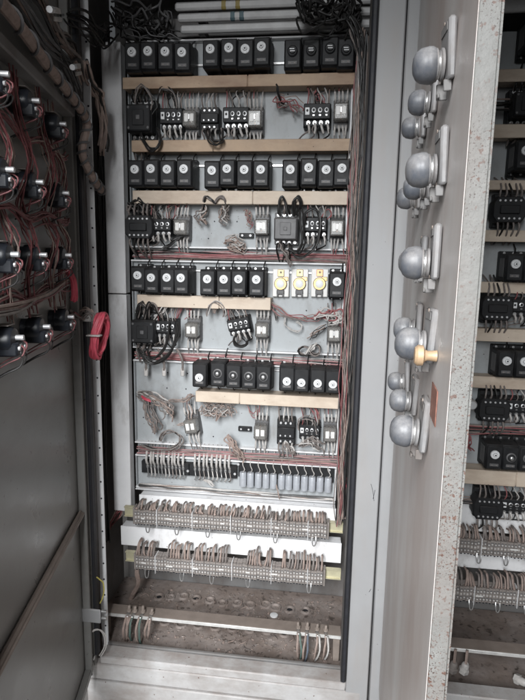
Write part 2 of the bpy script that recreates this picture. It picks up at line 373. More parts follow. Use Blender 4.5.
def door_block():
    t = thing('push_button_block', '', 'button block')
    MB().m('navy').lathe((0,0,0), (0,-1,0), [(.019,0),(.019,.010),(.022,.012),(.022,.030),(.019,.035),(.010,.037)], 16).build('body', t)
    MB().m('navy').box((0,-.026,-.014), (.034,.036,.022), .003).m('grey2').box((0,-.040,-.014), (.012,.012,.016), .001).build('contact_block', t)
    MB().m('term').box((.002,-.020,.024), (.030,.022,.0015), .0005).build('name_strip', t)
    for x in (-.011,.011):
        MB().m('bright').cyl((x,-.044,-.012), (0,-1,0), .0035, .003, 8).build('terminal_screw', t)
    MB().m('bright').cyl((0,-.037,.004), (0,-1,0), .0045, .012, 10).build('stud', t)
    for i, (x, z) in enumerate(((-.012,-.015),(.012,-.013),(-.004,.0),(.008,.006))):
        s = rnd(-.012,.012)
        wire(t, [(x,-.036,z-.004),(x+s*.3-.002,-.050,z-.012),(x+s*.6-.006,-.046,z-.026),(x+s-.012,-.026,z-.036),(x+s-.018,-.006,z-.048)], .0013, random.choice(['wdoor','wdoor','wdoor','black2']), 'lead')
    return t
def duct(name_label, x0, x1, z0, z1, m, y0=-.002, y1=-.060):
    cx = (x0+x1)/2; w = x1-x0; h = z1-z0; cz = (z0+z1)/2
    t = thing('wiring_duct', name_label, 'wiring duct', (cx, y0, cz))
    b = MB().m(m).box((0,(y1-y0)*.5+.002,0), (w, abs(y1-y0)-.006, h-.004), .0006)
    b.build('channel', t)
    sp_ = rnd(.3,.7)*w
    MB().m(m).box((-w/2+sp_/2-.0005,(y1-y0)+.002,0), (sp_-.001,.004,h), .0014).build('cover', t)
    MB().m(m).box((-w/2+sp_+(w-sp_)/2+.0005,(y1-y0)+.0017,rnd(-.0006,.0006)), (w-sp_-.001,.004,h), .0014).build('cover', t)
    return t

# ------------------------------------------------------------------ the setting
g = MB().m('concrete'); g.box((0,2,-.05), (40,40,.1)); o = g.build('ground'); o['kind'] = 'structure'; o['label'] = 'dusty concrete ground under the cabinets'

# ------------------------------------------------------------------ cabinet one
FY = -.30                                    # front plane of the frames
BY = .14
cab = thing('control_cabinet', 'open light grey control cabinet full of timers and wiring, door swung to the left', 'cabinet', (-.27, FY, 0))
def part(mb, name, par=None, lab=None):
    o = mb.build(name, par or cab)
    base = V((0,0,0)); q = par or cab
    while q is not None: base += q.location; q = q.parent
    o.location = -base
    if lab: o['label'] = lab
    return o
ZS = ZC-1.125                                # top of the sill
ZT = 2.12
part(MB().m('inner').box((-.27,BY+.01,1.06), (.86,.004,2.1)), 'back_panel')
part(MB().m('inner').box((-.712,-.08,1.06), (.004,.42,2.1)), 'side_wall')
part(MB().m('inner').box((.094,-.07,1.06), (.004,.40,2.1)), 'side_wall')
part(MB().m('inner').box((-.31,-.08,ZT), (.80,.42,.01)), 'roof_panel')
pan = part(MB().m('pan').box((-.31,-.07,ZC-1.165), (.80,.42,.008)), 'floor_pan')
# front frame: posts, lintel, sill and plinth
part(MB().m('frame').box((.1085,FY+.012,(ZS+ZT)/2-.02), (.061,.024,ZT-ZS+.06), .003), 'frame_post', lab='right hand frame post of the open cabinet')
part(MB().m('frame').box((-.672,FY+.03,(ZS+ZT)/2-.02), (.076,.024,ZT-ZS+.06), .003), 'frame_post')
part(MB().m('frame').box((-.27,FY+.012,2.06), (.69,.023,.08), .003), 'lintel')
sl = MB().m('sill').box((-.2675,FY+.024,ZS-.012), (.694,.050,.024), .003).m('inner').box((-.2675,FY+.056,ZS-.014), (.690,.010,.034), .002).m('sill').box((-.2675,FY+.012,ZS-.0500), (.775,.026,.050), .003)
part(sl, 'sill')
part(MB().m('sill').box((-.2675,FY+.012,.0480), (.776,.03,.0955), .003), 'plinth')
for pts_ in (((371,484),(373,492),(374,501)),((375,490),(373,499)),((369,592),(371,589))):
    q = [at(a_, b_, FY-.0002) for a_, b_ in pts_]; part(MB().m('gasket').tube(q, .0007, 4), 'scratch')
# gasket on the opening's edge
gk = MB().m('gasket').box((.0715,FY-.007,(ZS+ZT)/2+.006), (.014,.018,ZT-ZS-.01), .004); part(gk, 'door_gasket')
part(MB().m('gasket').box((-.6225,FY-.010,(ZS+ZT)/2), (.024,.022,ZT-ZS-.03), .004), 'door_gasket')
part(MB().m('inner').box((.068,FY+.05,(ZS+ZT)/2), (.006,.10,ZT-ZS), .001), 'inner_flange')
# perforated inner posts on the left
xp = at(95, 350, -.235).x
ps = MB().m('cover').box((xp,-.230,1.04), (.020,.004,1.78), .001).box((xp-.010,-.215,1.04), (.003,.03,1.78), .001)
for i in range(34):
    ps.m('gasket').cyl((xp+.003,-.2322,.22+i*.05), (0,-1,0), .0026, .001, 8)
part(ps, 'perforated_post', lab='pale perforated upright strip behind the left gasket')
# mounting plates
def plate(z0, z1, name='mounting_plate'):
    m = MB().m('plate').box((-.283,.003,(z0+z1)/2), (.640,.003,z1-z0-.004))
    m.m('cover').box((-.283,-.008,z1-.003), (.640,.020,.005), .0008).box((-.283,-.008,z0+.003), (.640,.020,.005), .0008).box((.0355,-.012,(z0+z1)/2), (.005,.030,z1-z0-.012), .0008).m('plate').box((-.6015,-.006,(z0+z1)/2), (.003,.018,z1-z0-.012), .0008)
    m.m('gasket')
    for k in range(int((z1-z0)/.05)):
        for j in range(9):
            if random.random() < .45: m.cyl((-.57+j*.07+rnd(-.01,.01),.0012,z0+.03+k*.05), (0,-1,0), .0022, .0006, 8)
    p = part(m, name)
    return p
Z = lambda r: ZC+r
P1 = plate(Z(.025), Z(.60)); P2 = plate(Z(-.281), Z(-.01)); P3 = plate(Z(-.588), Z(-.316)); P4 = plate(Z(-.738), Z(-.625))
for (a, b) in ((-.010,.025),(-.316,-.281),(-.625,-.588)):
    part(MB().m('plate').box((-.283,.012,Z((a+b)/2)), (.640,.003,b-a+.02)), 'trough_plate')
# din rails
for zr, xa, xb in ((.535,-.60,.035),(.262,-.60,.035),(-.040,-.60,.035),(-.335,-.40,.035)):
    part(MB().m('silver').box(((xa+xb)/2,-.002,Z(zr)), (xb-xa,.006,.007), .001), 'din_rail')
# dirt rings on the floor pan
def gland_ring(x, y, z):
    mb = MB().m('pan'); n = 18; r = rnd(.014,.017); rs = []
    for k in range(n):
        a = 2*PI*k/n; c = V((x+r*math.cos(a), y+r*math.sin(a), z))
        e = V((math.cos(a), math.sin(a), 0)); rs.append([mb.bm.verts.new(c+e*(.0038*math.cos(b))+V((0,0,.0075*math.sin(b)))) for b in (0,PI/3,2*PI/3,PI)])
    for k in range(n):
        a, b = rs[k], rs[(k+1)%n]
        for j in range(3): mb.face([a[j],a[j+1],b[j+1],b[j]])
    mb.m(random.choice(['pan','pan','gasket'])).lathe((x,y,z-.004), (0,0,1), [(.010,0),(.010,.0045)], 14)
    return mb
for i in range(12):
    x = -.555+i*.046+rnd(-.006,.006); part(gland_ring(x, .045+rnd(-.010,.010), ZC-1.161), 'gland_ring', pan).location
for i in range(10):
    x = -.49+i*.055; part(gland_ring(x, -.085+rnd(-.008,.008), ZC-1.161), 'gland_ring', pan)
# children of pan need no extra offset
# ------------------------------------------------------------------ left door (swung open, leaning in)
HL = V((-.640,FY-.002,0)); DL = V((-.20493,.97878,0)); AL = math.atan2(DL.y, DL.x)   # along the door, towards the hinge
def door_rot(): return Matrix.Translation(HL) @ Matrix.Rotation(math.atan2(-DL.y,-DL.x), 4, 'Z')
DM = door_rot()                              # local x runs from hinge to free edge, local +y faces the cabinet's inside? (right hand side)
def dbox(mb, c, s, ch=0): return mb.box(c, s, ch, DM)
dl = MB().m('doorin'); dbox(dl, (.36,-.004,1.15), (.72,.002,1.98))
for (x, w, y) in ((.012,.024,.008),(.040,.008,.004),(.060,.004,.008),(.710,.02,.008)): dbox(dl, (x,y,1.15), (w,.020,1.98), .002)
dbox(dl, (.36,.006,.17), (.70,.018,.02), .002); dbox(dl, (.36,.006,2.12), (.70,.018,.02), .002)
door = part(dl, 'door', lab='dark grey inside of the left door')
sf = MB().m('bar'); dbox(sf, (.385,.004,Z(-.662)), (.645,.012,.020), .004); dbox(sf, (.385,.011,Z(-.662)), (.645,.006,.008), .002)
s_ = sf.build('door_stiffener', door); s_['label'] = 'brown horizontal stiffening rib low on the left door'
sf = MB().m('inner'); dbox(sf, (.385,.010,Z(.325)), (.66,.030,.022), .003); sf.build('cable_tray', door)
br = MB().m('frame'); br.box((-.606,FY-.060,Z(-.955)), (.052,.006,.040), .002); bo = part(br, 'hinge_bracket', lab='light grey hinge bracket plate low at the left gasket')
q = MB().m('silver')
for dz in (-.010,.010): q.cyl((-.580,FY-.052,Z(-.955+dz)), (1,0,0), .005, .014, 10)
q.build('bolt', bo)

# ------------------------------------------------------------------ cabinet two
c2 = thing('control_cabinet', 'second open cabinet at the right edge, in shade behind its swung out rusty door', 'cabinet', (.56, FY, 0))
def part2(mb, name, lab=None): return part(mb, name, c2, lab)
part2(MB().m('inner').box((.60,BY+.01,1.06), (.88,.004,2.1)), 'back_panel')
part2(MB().m('inner').box((.150,-.07,1.06), (.004,.40,2.1)), 'side_wall')
part2(MB().m('inner').box((1.02,-.07,1.06), (.004,.40,2.1)), 'side_wall')
part2(MB().m('inner').box((.585,-.08,ZT), (.86,.42,.01)), 'roof_panel')
part2(MB().m('pan').box((.585,-.07,ZC-1.165), (.86,.42,.008)), 'floor_pan')
part2(MB().m('frame').box((.1585,FY+.014,(ZS+ZT)/2-.02), (.033,.024,ZT-ZS+.06), .003), 'frame_post')
part2(MB().m('frame').box((1.0,FY+.014,(ZS+ZT)/2-.02), (.06,.024,ZT-ZS+.06), .003), 'frame_post')
part2(MB().m('frame').box((.575,FY+.014,2.03), (.79,.023,.14), .003), 'lintel')
part2(MB().m('sill').box((.575,FY+.026,ZS-.018), (.79,.048,.036), .003), 'sill')
part2(MB().m('sill').box((.60,FY-.006,.0505), (.85,.05,.101), .004), 'plinth')
part2(MB().m('plate').box((.62,.003,Z(-.07)), (.72,.003,1.34)), 'mounting_plate')
# right door: outside faces left, free edge towards the viewer
HR = V((.1665,FY-.004,0)); DR = V((.06595,.99782,0))
RM = Matrix.Translation(HR) @ Matrix.Rotation(math.atan2(-DR.y,-DR.x), 4, 'Z')  # local x hinge->free edge, local -y = left outside face
LR = .80
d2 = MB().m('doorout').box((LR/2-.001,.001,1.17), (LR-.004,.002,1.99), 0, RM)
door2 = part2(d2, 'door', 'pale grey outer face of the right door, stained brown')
for nm, mm, c, s, ch in (('rusty_edge','edge',(LR-.001,.0095,1.17),(.003,.018,1.99),.001),):
    e = MB().m(mm).box(c, s, ch, RM).build(nm, door2); e['label'] = 'rust speckled free edge of the right door'
MB().m('edge').box((LR-.012,.0195,1.17), (.022,.002,1.99), 0, RM).box((LR/2,.0145,.19), (LR-.03,.024,.002), 0, RM).build('return_flange', door2)
MB().m('rustpatch').box((.702,-.0008,Z(-.158)), (.050,.0012,.040), .0004, RM).build('residue_patch', door2)

# ------------------------------------------------------------------ ducts
duct('tan wiring duct directly under the top row of timers, cable tie hanging over it', -.600, .040, Z(.459), Z(.490), 'tan')
duct('brown stained wiring duct above the second row of timers', -.578, .040, Z(.291), Z(.323), 'tan')
duct('cream wiring duct right under the second row of timers', -.578, .037, Z(.149), Z(.186), 'cream')
duct('short cream wiring duct under the third row of timers, ending beside the brass fuse holders', -.571, -.172, Z(-.148), Z(-.112), 'cream')
duct('pale cream wiring duct under the fourth row of timers', -.394, .034, Z(-.431), Z(-.397), 'cream')
ords = ['topmost','second','third','fourth','fifth','sixth','seventh','eighth']
for i, (a, b) in enumerate(((.458,.489),(.321,.355),(.19,.215),(.055,.086),(-.082,-.052),(-.216,-.18),(-.349,-.315),(-.635,-.59))):
    duct('%s tan wiring duct seen from the top of the shaded right cabinet' % ords[i], .30, .95, Z(a), Z(b), 'cream')
# grey vertical trunking
for z0, z1, lab in ((-.112,.59,'tall upper length of grey vertical trunking left of the timers'),(-.812,-.115,'lower length of grey vertical trunking left of the wiring, with a smudge at its top')):
    t = thing('vertical_trunking', lab, 'trunking', (-.640,0,Z(z0)), 'grey vertical trunking')
    MB().m('cover').box((0,-.018,(z1-z0)/2), (.054,.032,z1-z0-.002), .001).build('channel', t)
    MB().m('cover').box((0,-.038,(z1-z0)/2), (.058,.006,z1-z0), .002).build('cover', t)

# ------------------------------------------------------------------ timers
side = {'l':'left','m':'middle','r':'right'}
pos4 = ['first','second','third','fourth']
def timer_row(z, xs, style, where, rowname, dialname):
    for i, x in enumerate(xs):
        place('timer'+style, lambda: timer(style), (x, -.002, Z(z)+rnd(-.0025,.0025)),
              'black timer with %s, %s from left, %s group of the %s row' % (dialname, pos4[i], where, rowname), 'timer relays in rows on the mounting plate', (rnd(-.02,.02), 0, rnd(-.03,.03)), (1,1,rnd(.97,1.03)))
def xs(pts, y=-.09, row=50): return [at(p, row, y).x for p in pts]
timer_row(.530, xs((131.3,148,165.2,182), row=54), 'white', 'left', 'top', 'white dial')
timer_row(.536, xs((211,228,246,262), row=50), 'white', 'middle', 'top', 'white dial')
timer_row(.530, xs((293.5,311.5,329,345.5), row=52), 'slot', 'right', 'top', 'black two-line knob')
timer_row(.228, xs((135.2,150.5,167,184), row=170), 'white', 'left', 'second', 'white dial')
timer_row(.228, xs((211.5,228,244.7,260.8), row=170), 'white', 'middle', 'second', 'white dial')
timer_row(.228, xs((291.3,308.7,325.5,341.5), row=170), 'white', 'right', 'second', 'white dial')
timer_row(-.068, xs((137.2,152,166.8,181.2), row=277), 'white', 'left', 'third', 'white dial')
timer_row(-.070, xs((207.5,223.5,239.5,256.5), row=277), 'white', 'middle', 'third', 'white dial')
place('timerwhite', None, (at(337,283,-.09).x,-.002,Z(-.070)), 'single black timer with white dial right of the three brass fuse holders', 'timer relays in rows on the mounting plate')
place('timerwhitelow', lambda: timer('whitelow'), (at(199.5,378,-.09).x,-.002,Z(-.342)), 'lone black timer with low white dial at the left end of the fourth row', 'timer relays in rows on the mounting plate')
timer_row(-.340, xs((217,233,248.5,263.5), row=378), 'knob', 'middle', 'fourth', 'grey knob')
timer_row(-.342, xs((286,301.5,318,333.5), row=384), 'whitelow', 'right', 'fourth', 'low white dial')
for z, px, st, lab in ((.57,(525,541),'white','topmost'),(.278,(516,532),'white','second'),(-.008,(507,524),'white','third'),(-.268,(499,516.5,533),'white','fourth'),(-.535,(487.5,503.5,520),'knob','fifth')):
    for i, p in enumerate(px):
        stl = 'white' if (st == 'white' or i == 0) else 'knob'
        place('timer'+stl, lambda: timer(stl), (at(p, 350-(z*340), -.09).x, -.002, Z(z)-.005), 'timer with %s, %s from left in the %s row, shaded right cabinet' % ('white dial' if stl == 'white' else 'grey knob', pos4[i], lab), 'timer relays in the shaded right cabinet')

# ------------------------------------------------------------------ relays, contactors
def rel(px, py, lab, key='clear', rot=0, y=-.05):
    p = at(px, py, y); place('relay'+key, lambda: clear_relay(key), (p.x,-.001,p.z), lab, 'clear plug-in relays on the mounting plate', (0, rot+rnd(-.03,.03), 0), (1.14,1,1.08))
rel(190,119,'clear relay with silver coil beside the first black overload block under the top duct')
rel(255,119,'clear relay with bright plates in the middle of the row under the top duct')
rel(341,112,'clear relay at the right end of the row under the top duct')
rel(180,227,'wide clear relay with silver front left in the row under the second timers', 'wide', y=-.06)
rel(261.5,227,'bright fronted clear relay left of the large black contactor')
rel(337,228,'clear relay with black rim at the right end of the row under the second timers','dark')
rel(192,330,'clear relay with silver front right of the large black contactor with looping cables')
rel(262,330,'clear relay below the right end of the short cream duct')
rel(334,334,'dusty clear relay under the knot of clear connectors, at the plate\'s right edge')
rel(191,426,'dusty clear relay with tilted cover beside the bundle of cut wires', rot=-.15)
rel(260.5,432,'pinkish dusty clear relay under the middle of the pale cream duct')
rel(330,434,'pinkish dusty clear relay at the right end of the bottom relay row')
def con(maker, key, px, py, y, lab, cat_group='contactors on the mounting plate', rot=0, sc=None):
    p = at(px, py, y); return place(key, maker, (p.x,-.001,p.z), lab, cat_group, (0, rot, 0), sc)
con(square_contactor, 'sq', 139.5,117.5,-.07, 'large black contactor at the left under the top duct, cables looping below', sc=(1.1,1,1.22))
con(square_contactor, 'sq', 143.5,331,-.07, 'large black square contactor left in the row under the short cream duct', sc=(1.12,1,1.12))
con(lambda: square_contactor('grey2'), 'sqg', 285.5,228,-.08, 'worn grey contactor with centre button, dark cables curling around its right side')
con(octagonal_contactor, 'oct', 139,227,-.07, 'black contactor with cut off corners left in the row under the second timers')
con(overload, 'ov', 171.5,119,-.05, 'black overload block with four silver terminals beside the upper left contactor', 'overload relays', sc=(.9,1,1.22))
con(comb_relay, 'cb', 210,119,-.04, 'small black relay block with rows of bright screws under the top duct')
con(overload, 'ov', 236,118,-.05, 'black overload block with bright terminals left of the middle clear relay under the top duct', 'overload relays', sc=(1,1,1.2))
con(overload, 'ov', 317,114.5,-.05, 'black overload block standing alone near the right under the top duct', 'overload relays', sc=(1,1,1.2))
con(overload, 'ov', 160,227,-.05, 'black overload block touching the contactor with cut off corners', 'overload relays', sc=(.95,1,1))
con(overload, 'ov', 315,227,-.05, 'black overload block wrapped in thick black cable loops', 'overload relays', sc=(.9,1,1.15))
con(overload, 'ov', 166,329,-.05, 'black overload block crossed by drooping black cables', 'overload relays', sc=(.85,1,1.1))
con(overload, 'ov', 239,326,-.05, 'tilted black overload block with a black cable ring hanging below', 'overload relays', -.22, (.9,1,1))
con(comb_relay, 'cb', 286,432,-.04, 'black relay block with silver comb of wires under the pale cream duct', sc=(1.05,1,1.3))
con(overload, 'ov', 309.5,432,-.05, 'black overload block with looping grey wires right of the silver comb of wires', 'overload relays', sc=(.85,1,1))
con(small_block, 'sb', 246.5,235.5,-.01, 'tiny black two-screw terminal left of the bright fronted clear relay', 'two-screw terminals')
con(small_block, 'sb', 245,429,-.01, 'tiny black two-screw terminal left of the pinkish middle relay', 'two-screw terminals')
for i, (px, tm, lab) in enumerate(((280.7,'brass','left brass ring fuse holder of the three in the third row'),(299.6,'brass','middle brass ring fuse holder of the three in the third row'),(319.5,'copper','brass ring fuse holder with reddish copper tab'))):
    p = at(px, 283, -.02); place('fuse'+tm, lambda: fuse_holder(tm), (p.x,-.001,p.z), lab, 'ceramic fuse holders')
# right cabinet, in shade
for px, py, mk, key, lab in ((525,105,square_contactor,'sq','black contactor bunched with cables, top of the shaded right cabinet'),
    (508,210,octagonal_contactor,'oct','contactor with cable comb between second and third ducts of the right cabinet'),
    (496,308,octagonal_contactor,'oct','contactor with looping wires in the middle of the right cabinet'),
    (525,308,overload,'ov','overload block at the photo\'s right edge beside the middle contactor of the right cabinet'),
    (493,409,octagonal_contactor,'oct','contactor beside the silver lamp holder in the right cabinet'),
    (520,409,overload,'ov','overload block right of the contactor near the silver lamp holder'),
    (487,507,octagonal_contactor,'oct','lowest contactor of the right cabinet, above its terminal strips'),
    (514,508,overload,'ov','lowest overload block of the right cabinet')):
    con(mk, key, px, py, -.06, lab, 'switchgear in the shaded right cabinet')
p = at(474,407,-.12); t = thing('lamp_holder', 'small silver lamp holder showing past the rusty door edge', 'lamp holder', (p.x,-.001,p.z))
MB().m('grey2').box((0,-.03,0), (.02,.06,.02), .002).build('bracket', t)
MB().m('bright').lathe((0,-.06,0), (0,-1,0), [(.010,0),(.010,.02),(.014,.022),(.014,.040),(.011,.044)], 16).build('shell', t)

# ------------------------------------------------------------------ bottom row of the plate: diode comb blocks and capacitor row
def comb_block(px0, px1, py, n, lab):
    a = at(px0, py, -.02); b = at(px1, py, -.02); w = b.x-a.x
    t = thing('resistor_block', lab, 'resistor block', ((a.x+b.x)/2,-.001,a.z), 'blocks of sleeved wires at the foot of the plate')
    MB().m('black').box((0,-.009,0), (w+.03,.018,.040), .001).build('base', t)
    for k in range(n):
        x = -w/2+w*(k+.5)/n; j = rnd(-.002,.002)
        MB().m('lug').tube([(x,-.020,.012),(x+j,-.030,.028),(x+j+.001,-.024,.060)], .0036, 6).build('sleeve', t)
        MB().m('silver').box((x,-.020,.004), (.0075,.004,.010), .001).build('clamp', t)
        wire(t, [(x,-.020,.0),(x+.005,-.030,-.014),(x+.003,-.024,-.026),(x-.004,-.012,-.034)], .0021, random.choice(['wgrey','silver','wwhite']), 'lead')
        wire(t, [(x+j,-.024,.060),(x+j-.002,-.018,.072),(x,-.006,.084)], .0014, 'wgrey', 'upper_lead')
    MB().m('bright').cyl((w/2+.009,-.018,-.004), (0,-1,0), .004, .002, 10).build('screw', t)
comb_block(146,185,467,11,'left comb of pale sleeved wires on a black strip at the foot of the plate')
comb_block(193,232,470,9,'right comb of pale sleeved wires on a black strip at the foot of the plate')
a = at(239,466,-.02); b = at(333,474,-.02); w = b.x-a.x
t = thing('capacitor_bank', 'row of twelve silver grey cylinders on a black strip under the last wire trough', 'capacitor bank', ((a.x+b.x)/2,-.001,a.z-.012))
MB().m('black').box((0,-.008,0), (w+.006,.014,.050), .001).build('base_strip', t)
for k in range(12):
    x = -w/2+w*(k+.6)/12.2+rnd(-.001,.001)
    MB().m('milky').lathe((x,-.026,-.050), (0,0,1), [(.0090,0),(.0110,.001),(.0110,.044),(.0100,.046),(.004,.047)], 14).m('grey2').cyl((x,-.026,-.0505), (0,0,1), .0085, .001, 10).build('capacitor', t)
    wire(t, [(x,-.026,-.004),(x+.006,-.034,.008),(x-.002,-.022,.020),(x,-.014,.044),(x,-.006,.062)], .0015, random.choice(['wwhite','lug']), 'lead')
for x in (-w/2-.003, w/2-.012): MB().m('bright').cyl((x,-.015,.016), (0,-1,0), .004, .0015, 10).build('screw', t)
# tray of loose wires under it
def bundle(lab, pa, pb, n, spread, mats, r=(.0012,.0021), k=9, amp=.005, sag=0., cat='wire bundle', name='wire_bundle', grp='wire bundles'):
    pa, pb = V(pa), V(pb); t = thing(name, lab, cat, pa, grp)
    for i in range(n):
        o1 = V((rnd(-1,1)*spread[0], rnd(-1,0)*spread[1], rnd(-1,1)*spread[2])); o2 = V((rnd(-1,1)*spread[0], rnd(-1,0)*spread[1], rnd(-1,1)*spread[2]))
        pts = strand(o1, pb-pa+o2, k, amp, sag)
        wire(t, pts, rnd(*r), random.choice(mats), 'wire', 5, 2)
    return t
RW = ['wred','wred','wred2','wred2','wgrey','wwhite','wtan','black2']
bundle('red and grey wires lying in the upper trough under the second relay row', (-.59,-.012,Z(.008)), (.05,-.012,Z(.004)), 30, (.004,.02,.012), RW)
bundle('red and grey wires lying in the middle trough under the looping cables', (-.59,-.012,Z(-.300)), (.05,-.012,Z(-.302)), 30, (.004,.02,.012), RW)
bundle('dusty brown wires lying in the lowest trough above the combs', (-.59,-.012,Z(-.607)), (.05,-.012,Z(-.606)), 30, (.004,.02,.013), RW+['wtan','wtan'])
bundle('dusty grey wires in the tray along the very foot of the plate', (-.59,-.008,Z(-.731)), (.03,-.008,Z(-.731)), 14, (.004,.012,.006), ['wgrey','wtan','wwhite','black2'])
part(MB().m('cover').box((-.283,-.011,Z(-.741)), (.640,.026,.003), .001), 'wire_tray')
# right vertical harness, split by colour
hx = .062
bundle('black and brown wires running down the right inner side of the open cabinet', (hx+.003,-.08,Z(.56)), (hx+.002,-.06,Z(-.75)), 15, (.005,.05,.006), ['black2','black2','wtan','black2','wgrey'], (.0014,.0028), 16, .009)
bundle('pink and red wires running down the right inner side of the open cabinet', (hx-.013,-.07,Z(.50)), (hx-.013,-.06,Z(-.78)), 18, (.009,.04,.006), ['wred','wred2','wtan','wtan','wgrey','wgrey'], (.0010,.0018), 18, .013)
bundle('tan wires curving down beside the right end of the upper ducts', (.052,-.09,Z(.58)), (.048,-.08,Z(.02)), 12, (.008,.02,.006), ['wtan','wwhite','wgrey'], (.0016,.0024), 8, .005)
# trailing bundle in the open area of the third row
for lab, a_, b_, n, ms, ex in (('pinkish wires sagging from the short cream duct towards the right edge', (270,304), (336,314), 7, ['wred','wtan','wgrey'], .03),
                          ('thin white and red wires hanging beside the dusty right edge relay', (318,312), (345,322), 7, ['wwhite','wred'], .01),
                          ('loose red wires left of the bright fronted relay', (247,210), (250,226), 5, ['wred','wtan'], -.005)):
    A = at(*a_, -.03); B = at(*b_, -.03); bundle(lab, A, B, n, (.006,.006,.010), ms, (.0010,.0016), 9, .012, ex)

# loose loops and curls -------------------------------------------------
def loop(lab, px, py, rx, rz, n, m, r=.0026, y=-.05, turns=1.0, ph=0, tilt=.02):
    c = at(px, py, y); t = thing('cable_loop', lab, 'cable', c, 'loose cable loops')
    for j in range(n):
        p0 = rnd(-.3,.3)+ph; pts = []
        for k in range(12):
            a = p0+2*PI*turns*k/11; q = 1+rnd(-.08,.08)
            pts.append((math.cos(a)*rx*q, tilt*math.sin(a*.5+j)-.004*k*.3+j*.004, math.sin(a)*rz*q))
        wire(t, pts, r, m if isinstance(m, str) else random.choice(m), 'strand', 6, 3)
    return t
PX = 1.53/545
def drop(lab, pts, n, m, r, y=-.06, cat='cable', jit=2.0, name='hanging_cable'):
    """cables whose course is read off the photo: px, py and depth"""
    Q = [at(p[0], p[1], p[2] if len(p) > 2 else y) for p in pts]; t = thing(name, lab, cat, Q[0], 'hanging cables')
    if jit >= 3 and cat == 'cable': n = int(n*1.6)
    for j in range(n):
        o = V((rnd(-1,1), rnd(-1,1), rnd(-1,1)))*jit*PX
        if j == 0 and len(Q) > 2:
            Q = smooth(Q, 2)
        wire(t, [q-Q[0]+(o+V((rnd(-1,1),rnd(-1,1),rnd(-1,1)))*jit*.5*PX if 0 < i else V((0,0,0))+o*.5) for i, q in enumerate(Q)], (r if isinstance(r, float) else rnd(*r))*.86, m if isinstance(m, str) else random.choice(m), 'strand', 6, 3)
    return t
BK = ['black2','black2','wgrey']
drop('black cables arching over the upper left contactor into the tan duct', [(136,103),(139,90),(144,86),(151,92),(155,104),(150,112)], 3, BK, (.002,.003), -.07)
drop('thin dark leads arching above the upper left overload block', [(158,110),(160,92),(166,88),(174,94),(178,108)], 4, ['black2','wgrey','wred'], (.0014,.002), -.06)
drop('black cables sagging over the brown duct under the upper left contactor', [(141,134,-.07),(144,142,-.08),(149,150,-.085),(156,149,-.085),(160,140,-.08),(157,130,-.07)], 5, BK, (.002,.003), -.08)
drop('cable loop sagging over the brown duct under the small relay block', [(208,128,-.06),(210,138,-.08),(216,143,-.085),(222,140,-.08),(222,130,-.06)], 4, BK, (.002,.0028), -.08)
drop('single black cable tie hooked over the tan duct', [(276,84,-.07),(277,88,-.075),(279,98,-.06),(284,105,-.03)], 2, 'black2', .0022, -.07, jit=1)
drop('brown wires hanging out below the tan duct left of the lone overload block', [(279,96),(283,104),(293,102),(301,110)], 6, ['wtan','wgrey','wred'], (.0014,.002), -.04, jit=5)
drop('dark leads above the lone overload block', [(316,92),(318,98),(322,104),(326,110)], 5, ['black2','wred','wgrey'], (.0015,.002), -.04, jit=4)
drop('pair of thick dark cable ends looping out over the cream duct like a bow', [(203,210,-.03),(204,202,-.06),(206,197,-.07),(211,200,-.07),(215,204,-.075)], 3, ['black2','wgrey'], .0026, -.07, jit=1)
drop('second bow of dark cable ends over the cream duct', [(215,204,-.075),(220,197,-.07),(225,199,-.07),(226,206,-.05),(221,214,-.03)], 3, ['black2','wgrey'], .0026, -.07, jit=1)
drop('dusty cut leads hanging under the left bow of cable ends', [(204,206),(201,212),(197,216),(203,221)], 5, ['wgrey','wwhite','wtan'], .0022, -.04, jit=4)
drop('dusty cut leads hanging under the right bow of cable ends', [(224,206),(226,212),(221,218),(227,222)], 5, ['wgrey','wwhite','wtan'], .0022, -.04, jit=4)
drop('thin red wires rising behind the contactor with cut off corners', [(168,220),(169,208),(174,204),(177,212),(172,220)], 4, ['wred','wgrey'], .0014, -.03, jit=2)
drop('thick black cables slanting under the wide clear relay', [(181,237),(175,240),(168,246),(160,250)], 2, 'black2', .0034, -.05, jit=2)
drop('dark cable tangle at the left end of the upper trough', [(130,208),(136,202),(144,206),(150,214),(153,222)], 7, BK, (.0018,.0028), -.05, jit=6)
drop('curled dusty wires beside the worn grey contactor, near the upper trough', [(228,244),(234,240),(242,243),(238,248),(232,247),(240,252)], 8, ['wgrey','wtan','wwhite'], .002, -.03, jit=5)
drop('thick black cable leaving the top of the worn grey contactor', [(280,216,-.08),(279,203,-.085),(283,197,-.085),(286,206,-.08),(287,216,-.08)], 2, 'black2', .0034, jit=1)
drop('black cable looped over the duct above the worn grey contactor', [(294,216,-.06),(294,202,-.08),(298,197,-.085),(301,203,-.08),(296,214,-.06)], 3, 'black2', .003, jit=1)
drop('big black cable hoop around the wrapped overload block', [(303,228,-.07),(305,215,-.08),(312,210,-.085),(318,214,-.08),(319,226,-.08),(318,240,-.08),(312,252,-.075),(302,259,-.07),(294,257,-.07),(290,248,-.06)], 2, 'black2', .0032, jit=1.5)
drop('black cable running down left of the wrapped overload block', [(300,208,-.06),(302,220,-.08),(303,236,-.085),(303,246,-.08),(298,253,-.07),(290,250,-.07)], 3, 'black2', .0032, jit=1.5)
drop('red wires kinked beside the right end relay of the second relay row', [(318,222),(324,212),(329,208),(331,214),(324,220)], 3, ['wred','wred'], .0014, -.04, jit=1.5)
drop('grey cables below the worn grey contactor', [(281,243,-.07),(284,252,-.075),(289,262,-.06)], 3, ['wgrey','black2'], .0028, jit=4)
drop('dusty cables looping into the short cream duct at its left end', [(137,318,-.05),(138,307,-.07),(141,303,-.075),(145,308,-.07),(143,318,-.06)], 4, ['wgrey','black2'], .0026, jit=2)
